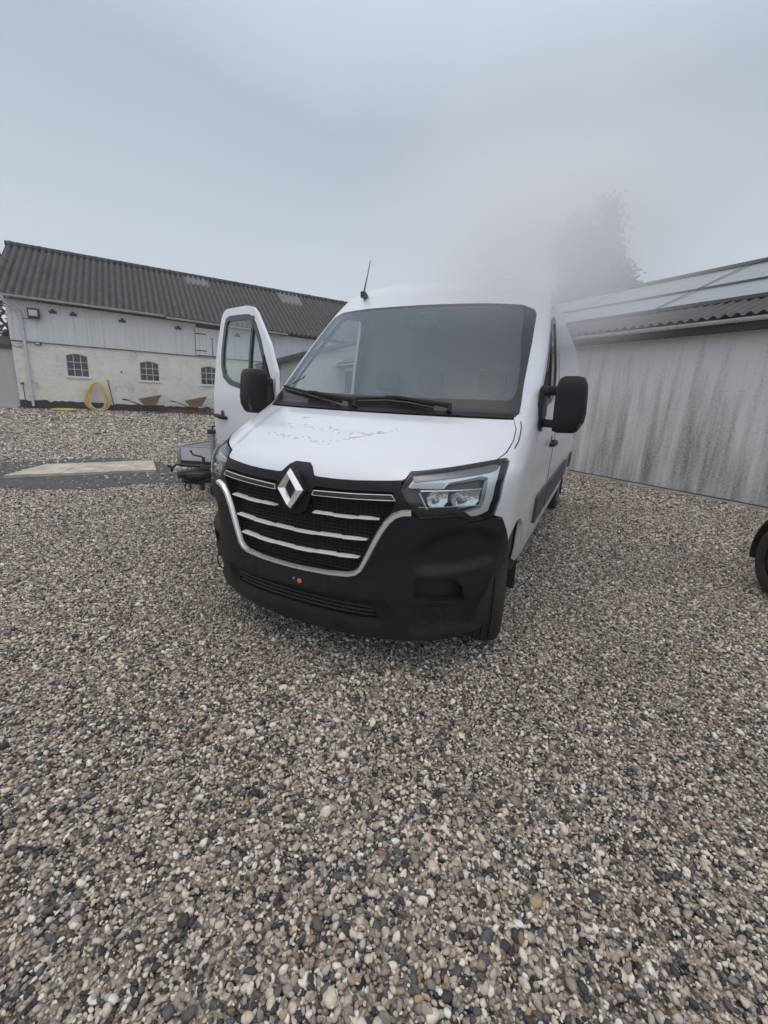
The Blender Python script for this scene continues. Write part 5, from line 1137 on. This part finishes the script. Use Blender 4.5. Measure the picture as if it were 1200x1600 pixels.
mb = MB(); mb.tube([(x, -4.15, rz(-4.15) + .05) for x in np.linspace(XA - .3, XB + .5, 12)], .09, 8); mb.build('ridge_cap', M['roofdark'], r0)
mb = MB(); mb.quad((XA - .3, -4.15, rz(-4.15)), (XB + .5, -4.15, rz(-4.15)), (XB + .5, -8.7, 3.1), (XA - .3, -8.7, 3.1)); mb.build('far_slope', M['roofdark'], r0, smooth=0)
mb = MB(); mb.box((XA, .004, 2.92), (XB, .30, 3.0)); mb.box((XA - .25, .30, 2.90), (XB + .4, .325, 3.06)); mb.build('soffit', M['darkwood'], RBL, smooth=0)
gutter('gutter', XA - .3, XB + .3, .42, lambda x: 3.06, RBL, .062, 'gutter')
# ------------------------------------------------------------------ trailer behind the van's nose
TR = empty('flatbed_trailer', (-2.52, 6.6, 0), R(-6), 'small low aluminium flatbed trailer with tall jockey-wheel post, standing behind the van headlight', 'trailer')
TW, TL, TZ = .66, 2.2, .44
mb = MB(); mb.box((-TW, .0, TZ), (TW + .3, TL, TZ + .04)); mb.build('deck', M['mould'], TR, smooth=0)
for a, b, nm in (((-TW, -.022, TZ), (TW + .3, .0, TZ + .21), 'front_board'), ((-TW - .0, TL, TZ), (TW + .3, TL + .022, TZ + .21), 'tail_board'), ((-TW - .022, -.022, TZ), (-TW, TL + .022, TZ + .21), 'side_board'), ((TW + .3, -.022, TZ), (TW + .322, TL + .022, TZ + .21), 'side_board')):
    mb = MB(); mb.box(a, b, .004)
    if nm == 'front_board':
        for k in range(7): z = TZ + .02 + k * .027; mb.box((-TW + .03, -.026, z), (TW + .28, -.0225, z + .018))
    o_ = mb.build(nm, M['alu'], TR)
mb = MB(); mb.box((-TW - .03, -.03, TZ + .21), (TW + .33, .006, TZ + .225), .003); mb.box((-TW - .03, .006, TZ + .21), (-TW + .006, TL + .03, TZ + .225), .003); mb.box((-TW - .035, -.035, TZ - .04), (-TW + .02, .02, TZ + .20), .004); mb.build('edge_rail', M['galv'], TR)
mb = MB(); mb.box((-TW, -.02, TZ - .10), (TW + .3, .06, TZ - .004)); mb.tube([(-.45, .3, TZ - .06), (.05, -.62, TZ - .03)], .03, 6); mb.tube([(.75, .3, TZ - .06), (.12, -.62, TZ - .03)], .03, 6); mb.build('draw_frame', M['blackmetal'], TR)
mb = MB(); mb.box((-.06, -.90, TZ - .10), (.16, -.42, TZ - .02), .03); mb.tube([(-.18, -.88, TZ - .06), (-.05, -.8, TZ - .04), (.1, -.6, TZ)], [.05, .06, .05], 8); mb.tube([(-.36, -.72, TZ - .01), (-.30, -.70, TZ + .05), (-.1, -.66, TZ + .04), (.15, -.6, TZ + .03)], .018, 6); mb.tube([(-.40, -.66, TZ - .05), (-.36, -.70, TZ + .0), (-.40, -.74, TZ + .03)], .02, 6)
mb.tube([(-.12, -.86, TZ - .13), (.0, -.7, TZ - .16), (.2, -.5, TZ - .14)], [.04, .055, .05], 8); mb.tube([(-.1, -.6, TZ - .02), (.05, -.72, TZ + .06), (.2, -.7, TZ + .05)], .014, 6); mb.box((.02, -.62, TZ - .2), (.2, -.45, TZ - .1), .02); mb.build('coupling', M['blackmetal'], TR)
mb = MB(); mb.tube([(-.12 + .045 * math.cos(t), -.75, TZ - .24 + .05 * math.sin(t)) for t in np.linspace(0, 2 * PI, 17)[:-1]], .010, 6, closed=True); mb.box((.06, -.75, TZ - .28), (.10, -.70, TZ - .15)); mb.build('safety_ring', M['blackmetal'], TR)
mb = MB(); mb.tube([(.10, -.42, TZ - .03), (.10, -.42, TZ + .50)], .036, 12); mb.tube([(.10, -.42, TZ - .32), (.10, -.42, TZ - .03)], .028, 10); jp = mb.build('jockey_post', M['galv'], TR)
mb = MB(); mb.lathe([(-.03, .04), (-.035, .085), (0, .10), (.035, .085), (.03, .04)], 'x', (.10, -.42, .115), 18); mb.build('jockey_wheel', M['rubber'], jp)
mb = MB(); mb.box((.045, -.475, TZ + .47), (.155, -.365, TZ + .53), .012); mb.tube([(.10, -.42, TZ + .52), (.10, -.42, TZ + .57), (.16, -.40, TZ + .58)], .013, 6); mb.build('post_cap', M['blackmetal'], jp)
mb = MB(); mb.tube([(.0, -.52, TZ - .05), (.0, -.52, TZ + .14), (-.03, -.53, TZ + .155), (-.13, -.55, TZ + .175), (-.15, -.55, TZ + .20), (-.165, -.55, TZ + .235)], [.024, .022, .014, .012, .012, .016], 7); mb.build('brake_lever', M['blackmetal'], TR)
for s_ in (-TW - .13, TW + .43):
    mb = MB(); mb.lathe([(-.07, .17), (-.08, .22), (-.06, .275), (0, .285), (.06, .275), (.08, .22), (.07, .17)], 'x', (s_, 1.25, .285), 28); w_ = mb.build('wheel', M['rubber'], TR)
    mb = MB(); mb.lathe([(-.06, .0005), (-.06, .175), (.06, .175), (.06, .0005)], 'x', (s_, 1.25, .285), 20); mb.build('rim', M['galv'], w_)
# ------------------------------------------------------------------ dark vehicle just entering the right edge
DV = empty('black_trailer', (3.885, 3.36, 0), R(-14), 'black trailer on the gravel by the stained wall, only its tyre and mudguard showing', 'trailer')
mb = MB(); mb.lathe([(-.10, .17), (-.115, .21), (-.105, .30), (-.06, .332), (.06, .332), (.105, .30), (.115, .21), (.10, .17)], 'x', (-.47, .0, .332), 40); w_ = mb.build('wheel', M['rubber'], DV)
mb = MB(); mb.lathe([(-.07, .0005), (-.05, .06), (-.08, .10), (-.085, .175), (.08, .175), (.08, .0005)], 'x', (-.47, 0, .332), 28); mb.build('rim', M['blackmetal'], w_)
mb = MB(); prev = None
for t in np.linspace(-.25, PI + .25, 20):
    row = [mb.bm.verts.new((x, .41 * math.cos(t), .332 + .41 * math.sin(t) * z)) for x, z in ((-.57, .90), (-.565, .97), (-.53, 1.0), (-.34, 1.0), (-.31, .97))]
    if prev:
        for j in range(4): mb.bm.faces.new((prev[j], prev[j + 1], row[j + 1], row[j]))
    prev = row
mg = mb.build('mudguard', M['bumper'], DV); sd = mg.modifiers.new('t', 'SOLIDIFY'); sd.thickness = .012
mb = MB(); mb.box((.0, -1.0, .46), (1.1, 1.3, .54), .01); mb.box((.0, -1.0, .54), (.03, 1.3, .68), .006); mb.box((1.07, -1.0, .54), (1.1, 1.3, .68), .006); mb.box((.03, -1.0, .54), (1.07, -.97, .68), .006); mb.box((.03, 1.27, .54), (1.07, 1.3, .68), .006); mb.build('load_box', M['blackmetal'], DV)
mb = MB(); mb.lathe([(-.10, .17), (-.115, .21), (-.10, .275), (0, .298), (.10, .275), (.115, .21), (.10, .17)], 'x', (1.26, .0, .298), 28); mb.build('wheel', M['rubber'], DV)
mb = MB(); mb.tube([(-.3, 0, .30), (1.2, 0, .30)], .035, 8); mb.tube([(.1, -1.0, .48), (.41, -2.0, .44)], .03, 6); mb.tube([(.72, -1.0, .48), (.41, -2.0, .44)], .03, 6); mb.build('draw_frame', M['blackmetal'], DV)
# ------------------------------------------------------------------ pale volume added for the lens smudge over the van
SMUDGE_VEIL = True
if SMUDGE_VEIL:
    bm = bmesh.new(); bmesh.ops.create_icosphere(bm, subdivisions=3, radius=1.0)
    me = bpy.data.meshes.new('smudge_veil'); bm.to_mesh(me); bm.free()
    m = bpy.data.materials.new('smudge_veil'); m.use_nodes = True; nt = m.node_tree; nt.nodes.clear()
    o = nt.nodes.new('ShaderNodeOutputMaterial'); pv = nt.nodes.new('ShaderNodeVolumePrincipled'); pv.inputs['Color'].default_value = (.97, .98, .99, 1); pv.inputs['Anisotropy'].default_value = .2
    tc = nt.nodes.new('ShaderNodeTexCoord'); ln = node(nt, 'ShaderNodeVectorMath', operation='LENGTH'); nt.links.new(tc.outputs['Object'], ln.inputs[0])
    mr = node(nt, 'ShaderNodeMapRange', interpolation_type='SMOOTHSTEP'); mr.inputs['From Min'].default_value = 1.; mr.inputs['From Max'].default_value = .1; mr.inputs['To Max'].default_value = 1.
    nt.links.new(ln.outputs['Value'], mr.inputs['Value'])
    ns = node(nt, 'ShaderNodeTexNoise', Scale=1.6, Detail=3.); nt.links.new(tc.outputs['Object'], ns.inputs['Vector'])
    nr = node(nt, 'ShaderNodeMapRange'); nr.inputs['From Min'].default_value = .3; nr.inputs['From Max'].default_value = .7; nr.inputs['To Min'].default_value = .4; nr.inputs['To Max'].default_value = 1.3; nt.links.new(ns.outputs['Fac'], nr.inputs['Value'])
    mu = node(nt, 'ShaderNodeMath', operation='MULTIPLY'); nt.links.new(mr.outputs[0], mu.inputs[0]); nt.links.new(nr.outputs[0], mu.inputs[1])
    m2 = node(nt, 'ShaderNodeMath', operation='MULTIPLY'); m2.inputs[1].default_value = 1.6; nt.links.new(mu.outputs[0], m2.inputs[0]); nt.links.new(m2.outputs[0], pv.inputs['Density'])
    nt.links.new(pv.outputs[0], o.inputs['Volume'])
    so_ = link('smudge_veil', me, m); so_.location = (1.05, 4.0, 2.70); so_.scale = (1.6, 2.2, 1.05)
    tag(so_, 'pale added veil standing in for a lens smudge over the right rear of the van', 'smudge_veil', kind='stuff')
    S.cycles.volume_step_rate = 2.; S.cycles.volume_max_steps = 128

# ------------------------------------------------------------------ thin fog filling the yard
HZ_ON = True
if HZ_ON:
    mb = MB(); mb.box((-60, -12, -1.5), (75, 85, 24)); hzo = mb.build('haze', None, smooth=0)
    m = bpy.data.materials.new('fog'); m.use_nodes = True; nt = m.node_tree; nt.nodes.clear()
    o = nt.nodes.new('ShaderNodeOutputMaterial'); pv = nt.nodes.new('ShaderNodeVolumePrincipled'); pv.inputs['Color'].default_value = (.95, .97, 1., 1); pv.inputs['Density'].default_value = .0022
    nt.links.new(pv.outputs[0], o.inputs['Volume']); hzo.data.materials.append(m); tag(hzo, 'thin pale fog filling the whole yard', 'haze', kind='stuff')
